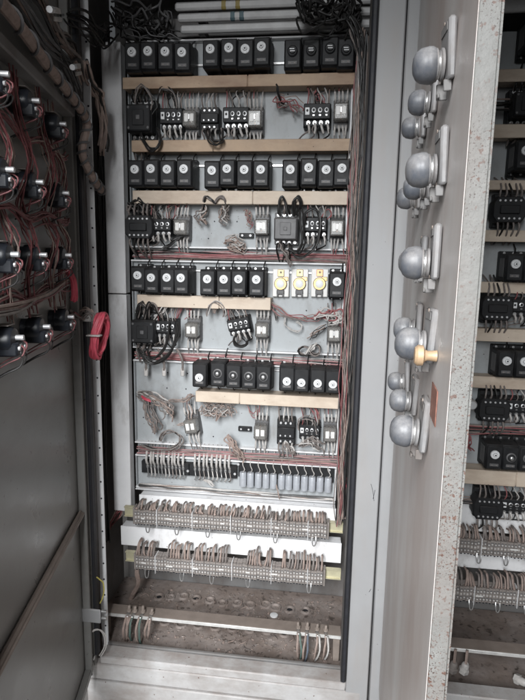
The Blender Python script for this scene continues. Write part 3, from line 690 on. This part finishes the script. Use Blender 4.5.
drop('second dusty cable loop at the left end of the short cream duct', [(148,318,-.05),(148,307,-.07),(152,303,-.075),(156,309,-.07),(160,316,-.05)], 4, ['wgrey','black2'], .0026, jit=2)
drop('white sleeved leads slanting above the square contactor', [(155,320),(160,313),(164,306)], 4, ['lug','wwhite'], .002, -.05, jit=3)
drop('black cables drooping from the crossed overload block to the left', [(169,322,-.07),(168,338,-.08),(162,352,-.08),(152,359,-.08),(143,356,-.075),(138,348,-.07)], 3, 'black2', .003, jit=2)
drop('outer black cables drooping from the crossed overload block', [(178,322,-.07),(176,338,-.085),(168,354,-.085),(156,363,-.08),(146,360,-.08),(141,350,-.07)], 3, BK, .003, jit=2)
for q, (px, lab) in enumerate(((146,'left dusty cable end with open lug hanging below the middle trough'),(164,'middle dusty cable end with open lug hanging below the middle trough'),(182.5,'right dusty cable end with open lug hanging below the middle trough'))):
    t = drop(lab, [(px-6,349,-.06),(px-2,356,-.07),(px,364,-.06),(px,370,-.055)], 1, 'wgrey', .0042, jit=.5, cat='cable end', name='cable_end')
    c0 = at(px,372,-.055)-V(t.location); MB().m('lug').box(c0, (.012,.006,.026), .002).build('lug', t)
drop('thin dark lead arching above the tilted overload block', [(207,316),(209,306),(216,302),(223,308),(224,316)], 4, ['wgrey','wwhite'], (.0016,.002), -.06, jit=2)
drop('dusty leads curling under the middle of the short cream duct', [(214,314),(217,304),(224,303),(227,310),(224,318)], 4, ['wgrey','wtan'], (.0016,.002), -.05, jit=2)
loop('black cable ring under the tilted overload block', 241, 340, .022, .018, 3, 'black2', .0028, -.06)
drop('red wires bending beside the clear relay of the square contactor row', [(177,318),(181,308),(185,306),(189,311),(186,318)], 4, ['wred'], .0014, -.03, jit=2)
drop('cut wires dropping left in the open area of the third row', [(272,305),(274,312),(277,320)], 3, ['wgrey','black2'], .0016, -.03, jit=2)
drop('pale looped wire in the open area under the brass fuse holders', [(286,316),(286,323),(292,328),(300,330),(303,324),(298,320)], 3, ['wwhite'], .0014, -.03, jit=2)
drop('clear sleeved connectors knotted above the dusty right edge relay', [(316,316),(322,312),(330,314),(336,312),(341,318),(332,320)], 7, ['wwhite','lug','wred'], (.0018,.003), -.05, jit=4)
drop('short cut ends pointing left beside the dusty right edge relay', [(326,326),(320,330),(311,336)], 4, ['wtan','black2'], .0016, -.03, jit=4)
loop('dark cable figure of eight sitting on the middle trough', 304, 351, .016, .010, 3, ['black2','wgrey'], .0026, -.05)
loop('dark cable knot right on the middle trough beside the figure of eight', 315, 350, .014, .013, 3, ['black2','wgrey'], .0026, -.05)
drop('pale lugs lying on the middle trough', [(306,356),(310,350),(314,346)], 3, ['lug'], .0036, -.06, jit=3)
drop('bundle of cut wires with a red one, spread over the left of the lowest plate', [(139,394,-.02),(150,397,-.05),(160,402,-.06),(168,408,-.06),(170,414,-.05)], 10, ['wgrey','wwhite','wtan','wgrey'], (.002,.003), jit=5)
drop('dusty cut cables slanting down from the bundle on the left of the lowest plate', [(146,398,-.05),(149,412,-.06),(154,420,-.06),(157,430,-.05)], 5, ['wgrey','wtan'], (.0022,.003), jit=5)
drop('short red wire end in the bundle of cut wires', [(142,396,-.06),(146,399,-.07),(151,401,-.07)], 2, 'wpink', .0028, jit=1)
drop('grey cable ending in mid air left of the tilted clear relay', [(170,402,-.06),(180,402,-.07),(188,400,-.07),(194,396,-.06)], 4, ['wgrey','wtan'], .0022, jit=3)
drop('pink loop of wire above the tilted clear relay', [(188,404),(191,412),(190,420),(186,424),(178,424)], 3, ['wtan','wwhite'], .0018, -.04, jit=2)
drop('curly dusty wires hanging under the left end of the pale cream duct', [(205,405),(209,411),(215,408),(220,414),(226,407),(232,412)], 9, ['wgrey','wtan','wwhite'], (.0014,.002), -.04, jit=6)
drop('pink arc of wire left of the middle pinkish relay', [(247,405),(249,412),(254,415),(257,408)], 3, ['wred','wtan'], .0014, -.03, jit=2)
drop('dark hank of cable resting on the lowest trough at the left', [(160,441,-.05),(163,434,-.06),(172,432,-.06),(180,437,-.06),(180,444,-.06),(170,450,-.05),(150,449,-.05),(141,446,-.03)], 5, ['black2','wgrey'], (.0022,.003), jit=2)
drop('grey cables crossing the lowest trough near the middle', [(228,436,-.05),(232,444,-.06),(238,452,-.05),(242,458,-.04)], 5, ['wgrey','wtan'], .0028, jit=4)
drop('pale cable ends crossing the lowest trough under the silver comb', [(284,444,-.05),(288,449,-.055),(292,452,-.05)], 5, ['wgrey','wwhite'], .0028, jit=4)
drop('grey loop of leads above the lower overload block', [(300,430),(301,420),(308,417),(315,421),(318,432)], 4, ['black2','wgrey'], .0018, -.06, jit=2)
drop('fan of grey leads under the lower overload block', [(300,446,-.05),(308,440,-.06),(316,444,-.06),(322,448,-.05)], 6, ['wgrey','wwhite'], .002, jit=4)
drop('pinkish wires dropping behind the lower overload block', [(312,407),(316,412),(318,420)], 4, ['wred','wtan'], .0015, -.03, jit=3)
drop('magenta wires bunched beside the foot of the plate, inside the right gasket', [(345,452,-.05),(343,470,-.06),(346,486,-.06),(344,500,-.05)], 14, ['wpink','wpink','wred'], (.0018,.0024), jit=4.5)
drop('dark cable end lying on the white trunking', [(276,485,-.05),(277,492,-.06),(279,499,-.06)], 2, ['wgrey','wtan'], .002, jit=1)
drop('twisted white wires lying across the tray at the plate\'s foot', [(204,480,-.04),(210,482,-.05),(214,486,-.05)], 3, ['wwhite'], .0022, jit=2)
# top: dark cable tangles
BK3 = ['black2','black2','black2','black2','grey2']
drop('dark cable tangle at the top left above the first timers', [(112,8),(126,20),(140,12),(152,26),(160,14),(166,28)], 10, BK3, (.002,.004), -.05, jit=8, cat='cable tangle')
drop('dark leads dropping behind the top left timers', [(122,12),(128,26),(136,32),(148,34),(160,38),(175,42)], 14, BK3, (.0018,.0028), -.05, jit=9, cat='cable tangle')
drop('black cable knot hanging over the busbars at the upper right', [(306,-4,-.12),(308,10,-.14),(316,22,-.13),(330,17,-.13),(340,3,-.12),(350,17,-.12),(342,29,-.1)], 16, 'black2', (.0026,.0038), jit=10, cat='cable tangle')
drop('black cables falling from the knot down the right side', [(345,12,-.12),(356,30,-.12),(362,60,-.10),(362,100,-.09),(358,160,-.07)], 9, ['black2','black2','wgrey'], (.0024,.0034), jit=4)
# busbars
for i, (dz, lab, taps) in enumerate(((.668,'top painted busbar with yellow tape',[('tyel',224),('tyel',238)]),(.640,'middle painted busbar with blue tape',[('tblue',233),('tblue',242)]),(.611,'lowest painted busbar of the three, without tape',[]))):
    t = thing('busbar', lab, 'busbar', (-.16,-.05,Z(dz)), 'busbars above the top row of timers')
    MB().m('bus').box((-.015,0,0), (.55-.015*i,.016,.021), .005).build('bar', t)
    for mm, px in taps:
        x = at(px,10,-.05).x+.16; MB().m(mm).box((x,0,0), (.020,.0175,.0225), .005).build('tape_band', t)
    for x in (-.22,.20): MB().m('grey2').box((x,.045,0), (.02,.07,.018), .002).build('support', t)
t = thing('busbar', 'short grey busbar end above the topmost timers of the shaded right cabinet', 'busbar', (.62,-.05,Z(.645)))
MB().m('bus').box((0,0,0), (.60,.016,.040), .005).build('bar', t)
MBt = MB().m('inner').box((-.28,.02,Z(.64)), (.62,.02,.05), .002); part(MBt, 'top_crossbar')

# ------------------------------------------------------------------ white trunking and terminal strips
def trunk(lab, x0, x1, z0, z1, y, joint):
    t = thing('white_trunking', lab, 'trunking', ((x0+x1)/2, y, Z(z0)), 'white trunking between the terminal strips')
    h = z1-z0
    for a, b in ((x0, joint-.001),(joint+.001, x1)):
        MB().m('white').box(((a+b)/2-(x0+x1)/2,0,h/2), (b-a,.004,h), .001).build('cover', t)
    MB().m('white').box((0,.022,h/2), (x1-x0-.004,.038,h-.004), .001).build('channel', t)
trunk('white trunking strip just below the mounting plate', -.585, .040, -.812, -.752, -.036, at(279,505,-.02).x)
trunk('longer white trunking strip between the two terminal strips', -.652, .062, -.935, -.868, -.030, at(268,540,-.03).x)
trunk('upper white trunking strip in the shaded right cabinet', .25, .95, -.80, -.70, -.018, .8)
trunk('lower white trunking strip in the shaded right cabinet', .25, .95, -.92, -.86, -.018, .8)
def terminal_block():
    b = MB().m('term').box((0,-.010,0), (.0090,.02,.050), .0004).box((0,-.026,.0), (.0089,.014,.046), .0005)
    b.m('grey2')
    for z in (.012,-.012): b.box((0,-.0335,z), (.0062,.0012,.0100), .0004)
    b.m('lug')
    for z in (.012,-.012): b.cyl((0,-.034,z), (0,-1,0), .0027, .0016, 8)
    b.m('gasket').box((0,-.0335,-.0235), (.004,.0014,.003))
    b.m('lug').box((0,-.0335,0), (.0056,.0014,.005), .0004)
    return b
tb_mesh = None
def terminal_strip(lab, x0, x1, z, y, rx0, rx1, tilt=0, clips=(), wm=('wtan','wtan','wgrey'), gaps=(), hh=.050, clab=''):
    global tb_mesh
    n = min(98, int((x1-x0)/.0092)); t = thing('terminal_strip', lab, 'terminal strip', ((x0+x1)/2, y, z), 'terminal strips under the mounting plates')
    cx = (x0+x1)/2
    MB().m('rail').box(((rx0+rx1)/2-cx,.004,0), (rx1-rx0,.008,.034), .001).box(((rx0+rx1)/2-cx,-.003,.015), (rx1-rx0,.006,.003), .0005).box(((rx0+rx1)/2-cx,-.003,-.015), (rx1-rx0,.006,.003), .0005).build('rail', t)
    for k in range(n):
        x = x0-cx+(k+.5)*(x1-x0)/n
        if tb_mesh is None:
            o = terminal_block().build('terminal_block', t); tb_mesh = o.data
        else:
            o = bpy.data.objects.new('terminal_block', tb_mesh); C.objects.link(o); o.parent = t
        o.location = (x, rnd(-.0012,.0012), rnd(-.0010,.0010)); o.rotation_euler = (0, rnd(-.03,.03), 0); o.scale = (1,1,rnd(.95,1.04))
    for k in range(7, n, 13):
        x = x0-cx+(k+rnd(-1,1)+.0)*(x1-x0)/n
        MB().m('cover').box((x,-.022,.001), (.0018,.036,.060), .0005).build('partition', t)
    for k in range(3, n, 9):
        x = x0-cx+k*(x1-x0)/n
        MB().m('cer').box((x,-.0362,rnd(-.003,.003)), (rnd(.010,.022),.0012,.0045), .0003).build('marker_card', t)
    cl = 0
    for k in range(n):
        x = x0-cx+(k+.5)*(x1-x0)/n
        if k % 4 == 0: cl = rnd(-.004,.004)
        top = hh+rnd(-.009,.009)
        if any(a <= k/n <= b for a, b in gaps): continue
        q = ((k % 4)-1.5)*-.0016+rnd(-.0025,.0025)
        wire(t, [(x,-.022,.021),(x+q*.3+cl*.3,-.036,.030),(x+q+cl,-.034,top*.8),(x+q*1.2+cl,-.022,top+rnd(-.003,.004)),(x+q+cl,.002,top-.004+rnd(-.004,.004))], rnd(.0026,.0036), random.choice(wm), 'wire', 5, 2)
    for cxp in clips:
        wire(t, [(cxp-cx-.0055,-.030,-.018),(cxp-cx-.0058,-.036,-.032),(cxp-cx-.003,-.037,-.046),(cxp-cx+.003,-.037,-.046),(cxp-cx+.0058,-.036,-.032),(cxp-cx+.0055,-.030,-.018)], .0019, 'silver', 'hanging_clip', 6)
    for x in (x0-cx-.004, x1-cx+.004): MB().m('term').box((x,-.014,0), (.006,.030,.054), .001).build('end_clamp', t)
cxs = [at(p,540,-.1).x for p in (147,176,207,238,275,314)]
terminal_strip('upper terminal strip with dense dusty wires, between the white trunking strips', -.583, .014, Z(-.803), -.055, -.628, .063, clips=cxs, hh=.043)
cxs = [at(p,585,-.1).x for p in (146,181,211,247.5,309)]
terminal_strip('lower terminal strip just above the dirty floor pan', -.583, .008, Z(-.958), -.055, -.628, .063, clips=cxs, gaps=((.10,.17),(.50,.58),(.72,.78)), hh=.062)
cxs = [.47,.56,.66]
terminal_strip('upper terminal strip of the shaded right cabinet', .27, .94, Z(-.815), -.055, .26, .95, clips=[.455,.53,.62], hh=.055)
terminal_strip('lower terminal strip of the shaded right cabinet', .27, .94, Z(-.965), -.055, .26, .95, clips=[.445,.52,.60], hh=.060)
drop('red wires curving down behind the left end of the upper terminal strip', [(124,490,.0),(121,505,-.02),(112,520,-.02),(106,530,.02)], 6, ['wred','wtan'], .0022, jit=4)
drop('thick dusty cable dropping from the lower terminal strip to the floor', [(137,568,-.06),(138,580,-.04),(134,592,0),(129,600,.02)], 3, ['wtan'], .006, jit=2)

# ------------------------------------------------------------------ earth bar with clamps
for (x0, x1, lab) in ((-.665,.066,'flat dusty earth bar with bright front edge across the foot of the open cabinet'),(.20,.95,'flat dusty earth bar across the foot of the shaded right cabinet')):
    t = thing('earth_bar', lab, 'earth bar', ((x0+x1)/2,-.165,Z(-1.072)))
    MB().m('bar').box((0,0,0), (x1-x0,.044,.004), .0008).build('bar', t)
    MB().m('barw').box((0,-.0235,-.003), (x1-x0,.003,.010), .0008).build('front_lip', t)
    for x in ((x0-x1)/2+.012,(x1-x0)/2-.012): MB().m('bar').box((x,.0,-.045), (.02,.03,.086), .002).build('bracket', t)
def lug(cl):
    t = thing('earth_lug', '', 'cable lug')
    MB().m('bar').lathe((0,-.012,.004), (0,0,1), [(.0075,0),(.0075,.006),(.0045,.007),(.0045,.016),(.003,.018)], 8).build('bolt', t)
    MB().m('silver').box((0,-.024,.001), (.010,.022,.003), .001).build('tongue', t)
    for dx in (-.003,.003):
        wire(t, [(dx,-.030,.001),(dx*1.2,-.044,-.008),(dx*2,-.050,-.030),(dx*1.5,-.044,-.055),(dx,-.03,-.075)], .0030, cl if dx > 0 else 'wtan', 'lead')
    return t
for i, (px, py, cl, lab) in enumerate(((128,607,'wtan','earth lug nearest the left end of the earth bar'),(135,608,'wgreen','second earth lug from the left end of the earth bar'),(143,609,'wgreen','third earth lug from the left, its lead greenish'),(151,610,'wtan','fourth earth lug from the left end of the earth bar'),
        (298,622,'wgreen','leftmost earth lug of the right hand group on the earth bar'),(307,624,'wblue','blue leaded earth lug in the right hand group'),(316,625,'wwhite','third earth lug of the right hand group'),(325,626,'wwhite','pale leaded earth lug at the right end of the earth bar'))):
    p = at(px, py, -.18); place('lug'+cl, lambda: lug(cl), (p.x,-.165,Z(-1.070)), lab, 'earth lugs on the bar', (0, rnd(-.15,.15), rnd(-.25,.25)), (1,1,rnd(.9,1.25)))
# litter on the pan
p = at(274,612,.0); t = MB().m('white').lathe((0,0,0), (0,0,1), [(.013,0),(.013,.003),(.010,.004)], 18).build('plastic_cap'); t.location = (p.x,.0,Z(-1.160)); tag(t, 'small white round cap lying among the rings on the floor pan', 'cap')
db = MB()
for k in range(900):
    db.m(random.choice(['pan','bar','wtan','wgrey','pan','pan'])); x, y = rnd(-.64,.05), rnd(-.24,.10); s = rnd(.002,.009)
    mx = Matrix.Translation((x,y,Z(-1.160))) @ Matrix.Rotation(rnd(0,6.3), 4, 'Z') @ Matrix.Rotation(rnd(-.5,.5), 4, 'X')
    db.box((0,0,.001), (s, s*rnd(.2,.8), rnd(.001,.004)), 0, mx)
for k in range(26):
    x, y = rnd(-.62,.03), rnd(-.22,.10); a = rnd(0,6.3); db.m(random.choice(['wtan','wgrey'])).tube([(x,y,Z(-1.158)),(x+.015*math.cos(a),y+.015*math.sin(a),Z(-1.154)),(x+.03*math.cos(a+.6),y+.03*math.sin(a+.6),Z(-1.158))], .0012, 4)
tag(db.build('debris'), 'dust, crumbs and wire offcuts littering the floor pan', 'debris', kind='stuff')
for i, (px, py, lab) in enumerate(((452,664,'dull cable gland nearest the rusty door in the shaded right cabinet'),(464,661,'white cable gland beside the dull one in the shaded right cabinet'),(516,669,'white cable gland lying by itself at the right'))):
    p = at(px, py, -.2); t = thing('cable_gland', lab, 'cable gland', (p.x,-.2,Z(-1.135)), 'cable glands')
    mm = 'term' if i == 0 else 'lug'
    t.rotation_euler = (R(80 if i == 2 else 12), 0, R(40))
    MB().m(mm).lathe((0,0,0), (0,0,1), [(.012,0),(.014,.002),(.014,.014),(.010,.016)], 6).lathe((0,0,.016), (0,0,1), [(.011,0),(.010,.014),(.007,.018)], 14).build('nut', t)
    MB().m('wtan').tube([(0,0,.03),(0,.004,.05),(.004,.01,.07)], .004, 6).build('cable', t)

# ------------------------------------------------------------------ lamps on the right door (outside face looks left)
rotR = math.atan2(-DR.y,-DR.x)
rows = ((.214,'top'),(.103,'second'),(-.002,'third'),(-.099,'fourth'),(-.208,'bottom'))
cols = ((.655,'nearest to the viewer'),(.502,'in the middle'),(.361,'farthest, by the hinge'))
first = True
for z, rn in rows:
    for s, cn in cols:
        if rn in ('third','fourth') and s == .361: continue
        amb = (rn == 'fourth' and s == .61)
        P = RM @ V((s, -.001, Z(z)))
        lab = 'grey domed lamp of the %s row on the right door, %s' % (rn, cn)
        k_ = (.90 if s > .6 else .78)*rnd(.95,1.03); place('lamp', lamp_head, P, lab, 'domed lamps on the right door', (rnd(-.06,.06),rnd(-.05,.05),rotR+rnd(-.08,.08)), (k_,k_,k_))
P = RM @ V((.700,-.001,Z(-.104)))
t = thing('push_button', 'small copper coloured button in front of the fourth lamp row on the right door', 'push button', P, rot=(0,0,rotR))
MB().m('amber').lathe((0,0,0), (0,-1,0), [(.0065,0),(.0055,.010),(.007,.013),(.0115,.015),(.0118,.021),(.009,.024)], 20).build('knob', t)

# ------------------------------------------------------------------ button blocks and wires inside the left door
rotL = math.atan2(-DL.y,-DL.x)+PI
blk = ((.530,'nearest to the viewer'),(.390,'in the middle'),(.222,'by the hinge'))
for z, rn in ((.258,'top'),(.122,'second'),(-.005,'third'),(-.136,'bottom')):
    for s, cn in blk:
        P = DM @ V((s, -.002, Z(z)))
        place('blk', door_block, P, 'black button block of the %s row inside the left door, %s' % (rn, cn), 'button blocks inside the left door', (0,0,rotL), (1,1,1))
def dpt(s, z, o=.012): return DM @ V((s, o, Z(z)))
def dwires(lab, pts, n, ms, r, jit=.008, cat='wires', name='door_wiring'):
    Q = [dpt(*p) for p in pts]; t = thing(name, lab, cat, Q[0], 'wiring inside the left door')
    for j in range(n):
        o = V((rnd(-1,1)*.3, rnd(-1,1), rnd(-1,1)))*jit
        wire(t, [q-Q[0]+o+V((rnd(-1,1)*.3,rnd(-1,1),rnd(-1,1)))*jit*.6 for q in Q], rnd(*r), random.choice(ms), 'wire', 5, 3)
    return t
for s, cn in ((.50,'nearest the viewer'),(.405,'left of the middle blocks'),(.285,'between middle and hinge blocks'),(.20,'beside the hinge blocks')):
    dwires('red wires dropping down the left door in the column %s' % cn, [(s,.30),(s+.015,.22,.02),(s-.01,.16,.03),(s+.012,.08,.015),(s-.012,.02,.03),(s+.008,-.04,.02),(s,-.10,.02)], 9, ['wdoor','wdoor','wtan'], (.0010,.0015), .014)
for z, rn in ((.205,'top'),(.065,'second'),(-.072,'third')):
    dwires('reddish wires strung sideways under the %s row of button blocks' % rn, [(.62,z-.01,.015),(.5,z+.01,.02),(.4,z-.01,.02),(.3,z+.005,.02),(.18,z,.02),(.12,z+.01,.015)], 6, ['wdoor','wtan','wdoor'], (.0014,.002), .010)
dwires('thick reddish bundle strung along the left door above the lowest button blocks', [(.66,-.085,.02),(.5,-.088,.025),(.4,-.080,.025),(.3,-.075,.025),(.2,-.065,.02),(.14,-.06,.02)], 12, ['wtan','wdoor','wgrey'], (.002,.0028), .007)
dwires('bright red taped bunch above the hinge side bottom button block', [(.16,-.03,.02),(.155,-.055,.03),(.15,-.085,.03),(.15,-.1,.03)], 9, ['wpink'], (.003,.004), .007)
# spiral wrapped loom
lm = [dpt(.70,.365,.03), dpt(.5,.36,.04), dpt(.3,.345,.04), dpt(.12,.335,.04), dpt(.03,.31,.045), V((-.600,FY-.03,Z(.24))), V((-.598,FY+.02,Z(.19))), V((-.625,-.16,Z(.17)))]
t = thing('cable_loom', 'spiral wrapped brown cable loom along the top of the left door, drooping into the cabinet', 'cable loom', lm[0])
MB().m('wtan').tube([p-lm[0] for p in lm], .010, 8, 6).build('core', t)
L_ = smooth([p-lm[0] for p in lm], 40); sp = []
for i, p in enumerate(L_):
    tg = (L_[min(i+1,len(L_)-1)]-L_[max(i-1,0)]).normalized(); u = tg.cross(V((0,0,1))).normalized(); w_ = tg.cross(u); a = i*.42
    sp.append(p+u*(.0115*math.cos(a))+w_*(.0115*math.sin(a)))
MB().m('grey2').tube(sp, .0028, 5, 1).build('spiral_wrap', t)
dwires('dusty wires massed above the loom at the top of the left door', [(.66,.46,.02),(.5,.44,.03),(.34,.47,.03),(.2,.43,.03),(.08,.45,.03),(.02,.42,.03)], 16, ['wtan','black2','wgrey','wtan'], (.002,.0035), .022)
dwires('second layer of dusty wires just over the loom', [(.60,.40,.02),(.45,.41,.03),(.3,.39,.03),(.15,.40,.03),(.05,.37,.03)], 12, ['wtan','black2','grey2'], (.002,.0032), .014)
for s, z, lab in ((.27,.455,'pale marker tag on the wires above the loom, near the hinge'),(.42,.50,'pale marker tag higher in the wires of the left door'),(.12,.405,'white striped marker tag hanging near the left gasket')):
    P = dpt(s, z, .05); t = thing('marker_tag', lab, 'marker tag', P, 'pale marker tags', (0, R(20), math.atan2(-DL.y,-DL.x)))
    MB().m('lug').box((0,0,0), (.05,.004,.010), .001).box((0,0,-.014), (.05,.004,.008), .001).build('tag_plate', t); MB().m('bright').cyl((.03,0,0), (1,0,0), .006, .02, 8).build('ferrule', t)
drop('dark cables crossing from the left door into the cabinet near the top', [(66,16,-.36),(84,24,-.30),(98,40,-.22),(108,30,-.12)], 12, BK3, (.0024,.004), jit=7, cat='cable tangle')
drop('brown cables bending down beside the upper left of the grey trunking', [(86,62,-.26),(92,82,-.22),(100,96,-.18),(104,120,-.15),(103,150,-.14)], 6, ['wtan','black2'], (.003,.005), jit=4)
drop('dark cables running down the gap left of the grey trunking', [(100,110,-.05),(101,200,-.05),(103,300,-.05),(104,420,-.05),(108,540,-.05)], 8, ['black2'], (.002,.003), jit=2.5)
# pink coil
c0 = at(99.5,336,-.345); t = thing('wire_coil', 'coil of bright pink red wire tied with a pale strap, hanging beside the left gasket', 'wire coil', c0)
for j in range(16):
    rr_ = .045+rnd(-.011,.006); q = rnd(-.008,.008); ro = rnd(-.12,.12)
    pts = [(q+.003*math.sin(3*a+j)+.010*math.sin(a+.3), math.cos(a)*rr_*.55, math.sin(a+ro)*rr_*1.12) for a in [2*PI*k/20 for k in range(21)]]
    MB().m('wpink').tube(pts, .0038, 6, 2).build('wire_turn', t)
MB().m('wwhite').box((0,-.033,.006), (.034,.018,.004), .001).build('tie', t)
t.rotation_euler = (0,0,R(2))
drop('grey and red leads crossing from the lowest door buttons to the pink coil', [(72,312,-.38),(80,316,-.35),(88,312,-.34),(95,314,-.34),(97,322,-.34)], 6, ['wtan','wred','wgrey'], (.0022,.003), jit=3)
P = at(87,318,-.335); t = thing('cable_clip', 'small pale clip holding leads at the left gasket beside the pink coil', 'clip', P)
MB().m('lug').box((0,0,0), (.022,.010,.018), .002).build('body', t); MB().m('silver').cyl((0,-.005,.004), (0,-1,0), .004, .003, 8).build('screw', t)
# earth loops near the hinge
drop('yellow green earth lead curling above the hinge bracket', [(100,603,-.30),(104,592,-.30),(103,582,-.30),(97,577,-.31),(93,576,-.31)], 1, 'wyel', .0022, jit=.5)
drop('pale earth lead looped below the hinge bracket', [(92,632,-.34),(99,630,-.33),(105,637,-.32),(105,648,-.32),(100,656,-.32)], 2, ['wwhite'], .002, jit=1)
P = at(84,657,-.33); t = thing('hinge_bolt', 'small bolt with nuts at the lower left corner of the frame', 'bolt', P)
MB().m('silver').cyl((-.02,0,0), (1,0,0), .006, .05, 8).build('shank', t); MB().m('silver').cyl((.0,0,0), (1,0,0), .010, .008, 6).cyl((.018,0,0), (1,0,0), .010, .006, 6).build('nut', t)
drop('pink cable end low on the second cabinet beside the rusty edge', [(464,432,-.12),(468,436,-.13),(466,442,-.12),(470,447,-.1)], 5, ['wpink','wred'], .002, jit=3)
bundle('dark wires hanging across the right cabinet below its sixth duct', (.33,-.03,Z(-.475)), (.9,-.03,Z(-.47)), 14, (.004,.03,.014), ['black2','wtan','wred','wgrey'], (.0015,.0024))
bundle('wires lying under the lowest blocks of the right cabinet', (.33,-.03,Z(-.69)), (.9,-.03,Z(-.69)), 8, (.004,.03,.006), ['black2','wtan','wgrey'], (.0015,.0024))
bundle('dark wires in the shade of the right cabinet under its topmost duct', (.33,-.03,Z(.41)), (.9,-.03,Z(.41)), 8, (.004,.03,.02), ['black2','wtan'], (.0018,.003))

# ------------------------------------------------------------------ light, world, camera
def area(name, loc, tgt, sx, sy, power, col):
    l = bpy.data.lights.new(name, 'AREA'); l.shape = 'RECTANGLE'; l.size = sx; l.size_y = sy; l.energy = power; l.color = col
    o = bpy.data.objects.new(name, l); C.objects.link(o); o.location = loc
    o.rotation_euler = (V(tgt)-V(loc)).to_track_quat('-Z','Y').to_euler(); return o
o = area('window_light', (-.30,-2.45,1.70), (-.34,0,.10), .5, 1.2, 18, (.965,.985,1)); o.data.spread = R(78)
area('room_light', (-2.6,-3.4,1.5), (.1,-.6,.9), 1.4, 1.4, 14, (.97,.985,1))
w = bpy.data.worlds.new('World'); bpy.context.scene.world = w; w.use_nodes = True
w.node_tree.nodes['Background'].inputs[0].default_value = (.9,.95,1,1); w.node_tree.nodes['Background'].inputs[1].default_value = .05
cam = bpy.data.objects.new('camera', bpy.data.cameras.new('camera')); C.objects.link(cam)
mw = Matrix((( RT.x,UP.x,-FW.x,CAM.x),(RT.y,UP.y,-FW.y,CAM.y),(RT.z,UP.z,-FW.z,CAM.z),(0,0,0,1))); cam.matrix_world = mw
cam.data.sensor_fit = 'VERTICAL'; cam.data.sensor_height = 36; cam.data.lens = 36*F/700; cam.data.clip_start = .02; cam.data.clip_end = 100
sc = bpy.context.scene; sc.camera = cam
sc.view_settings.view_transform = 'Standard'; sc.view_settings.look = 'None'; sc.view_settings.exposure = .5; sc.view_settings.gamma = 1
sc.cycles.max_bounces = 6; sc.cycles.transmission_bounces = 4; sc.cycles.use_denoising = True
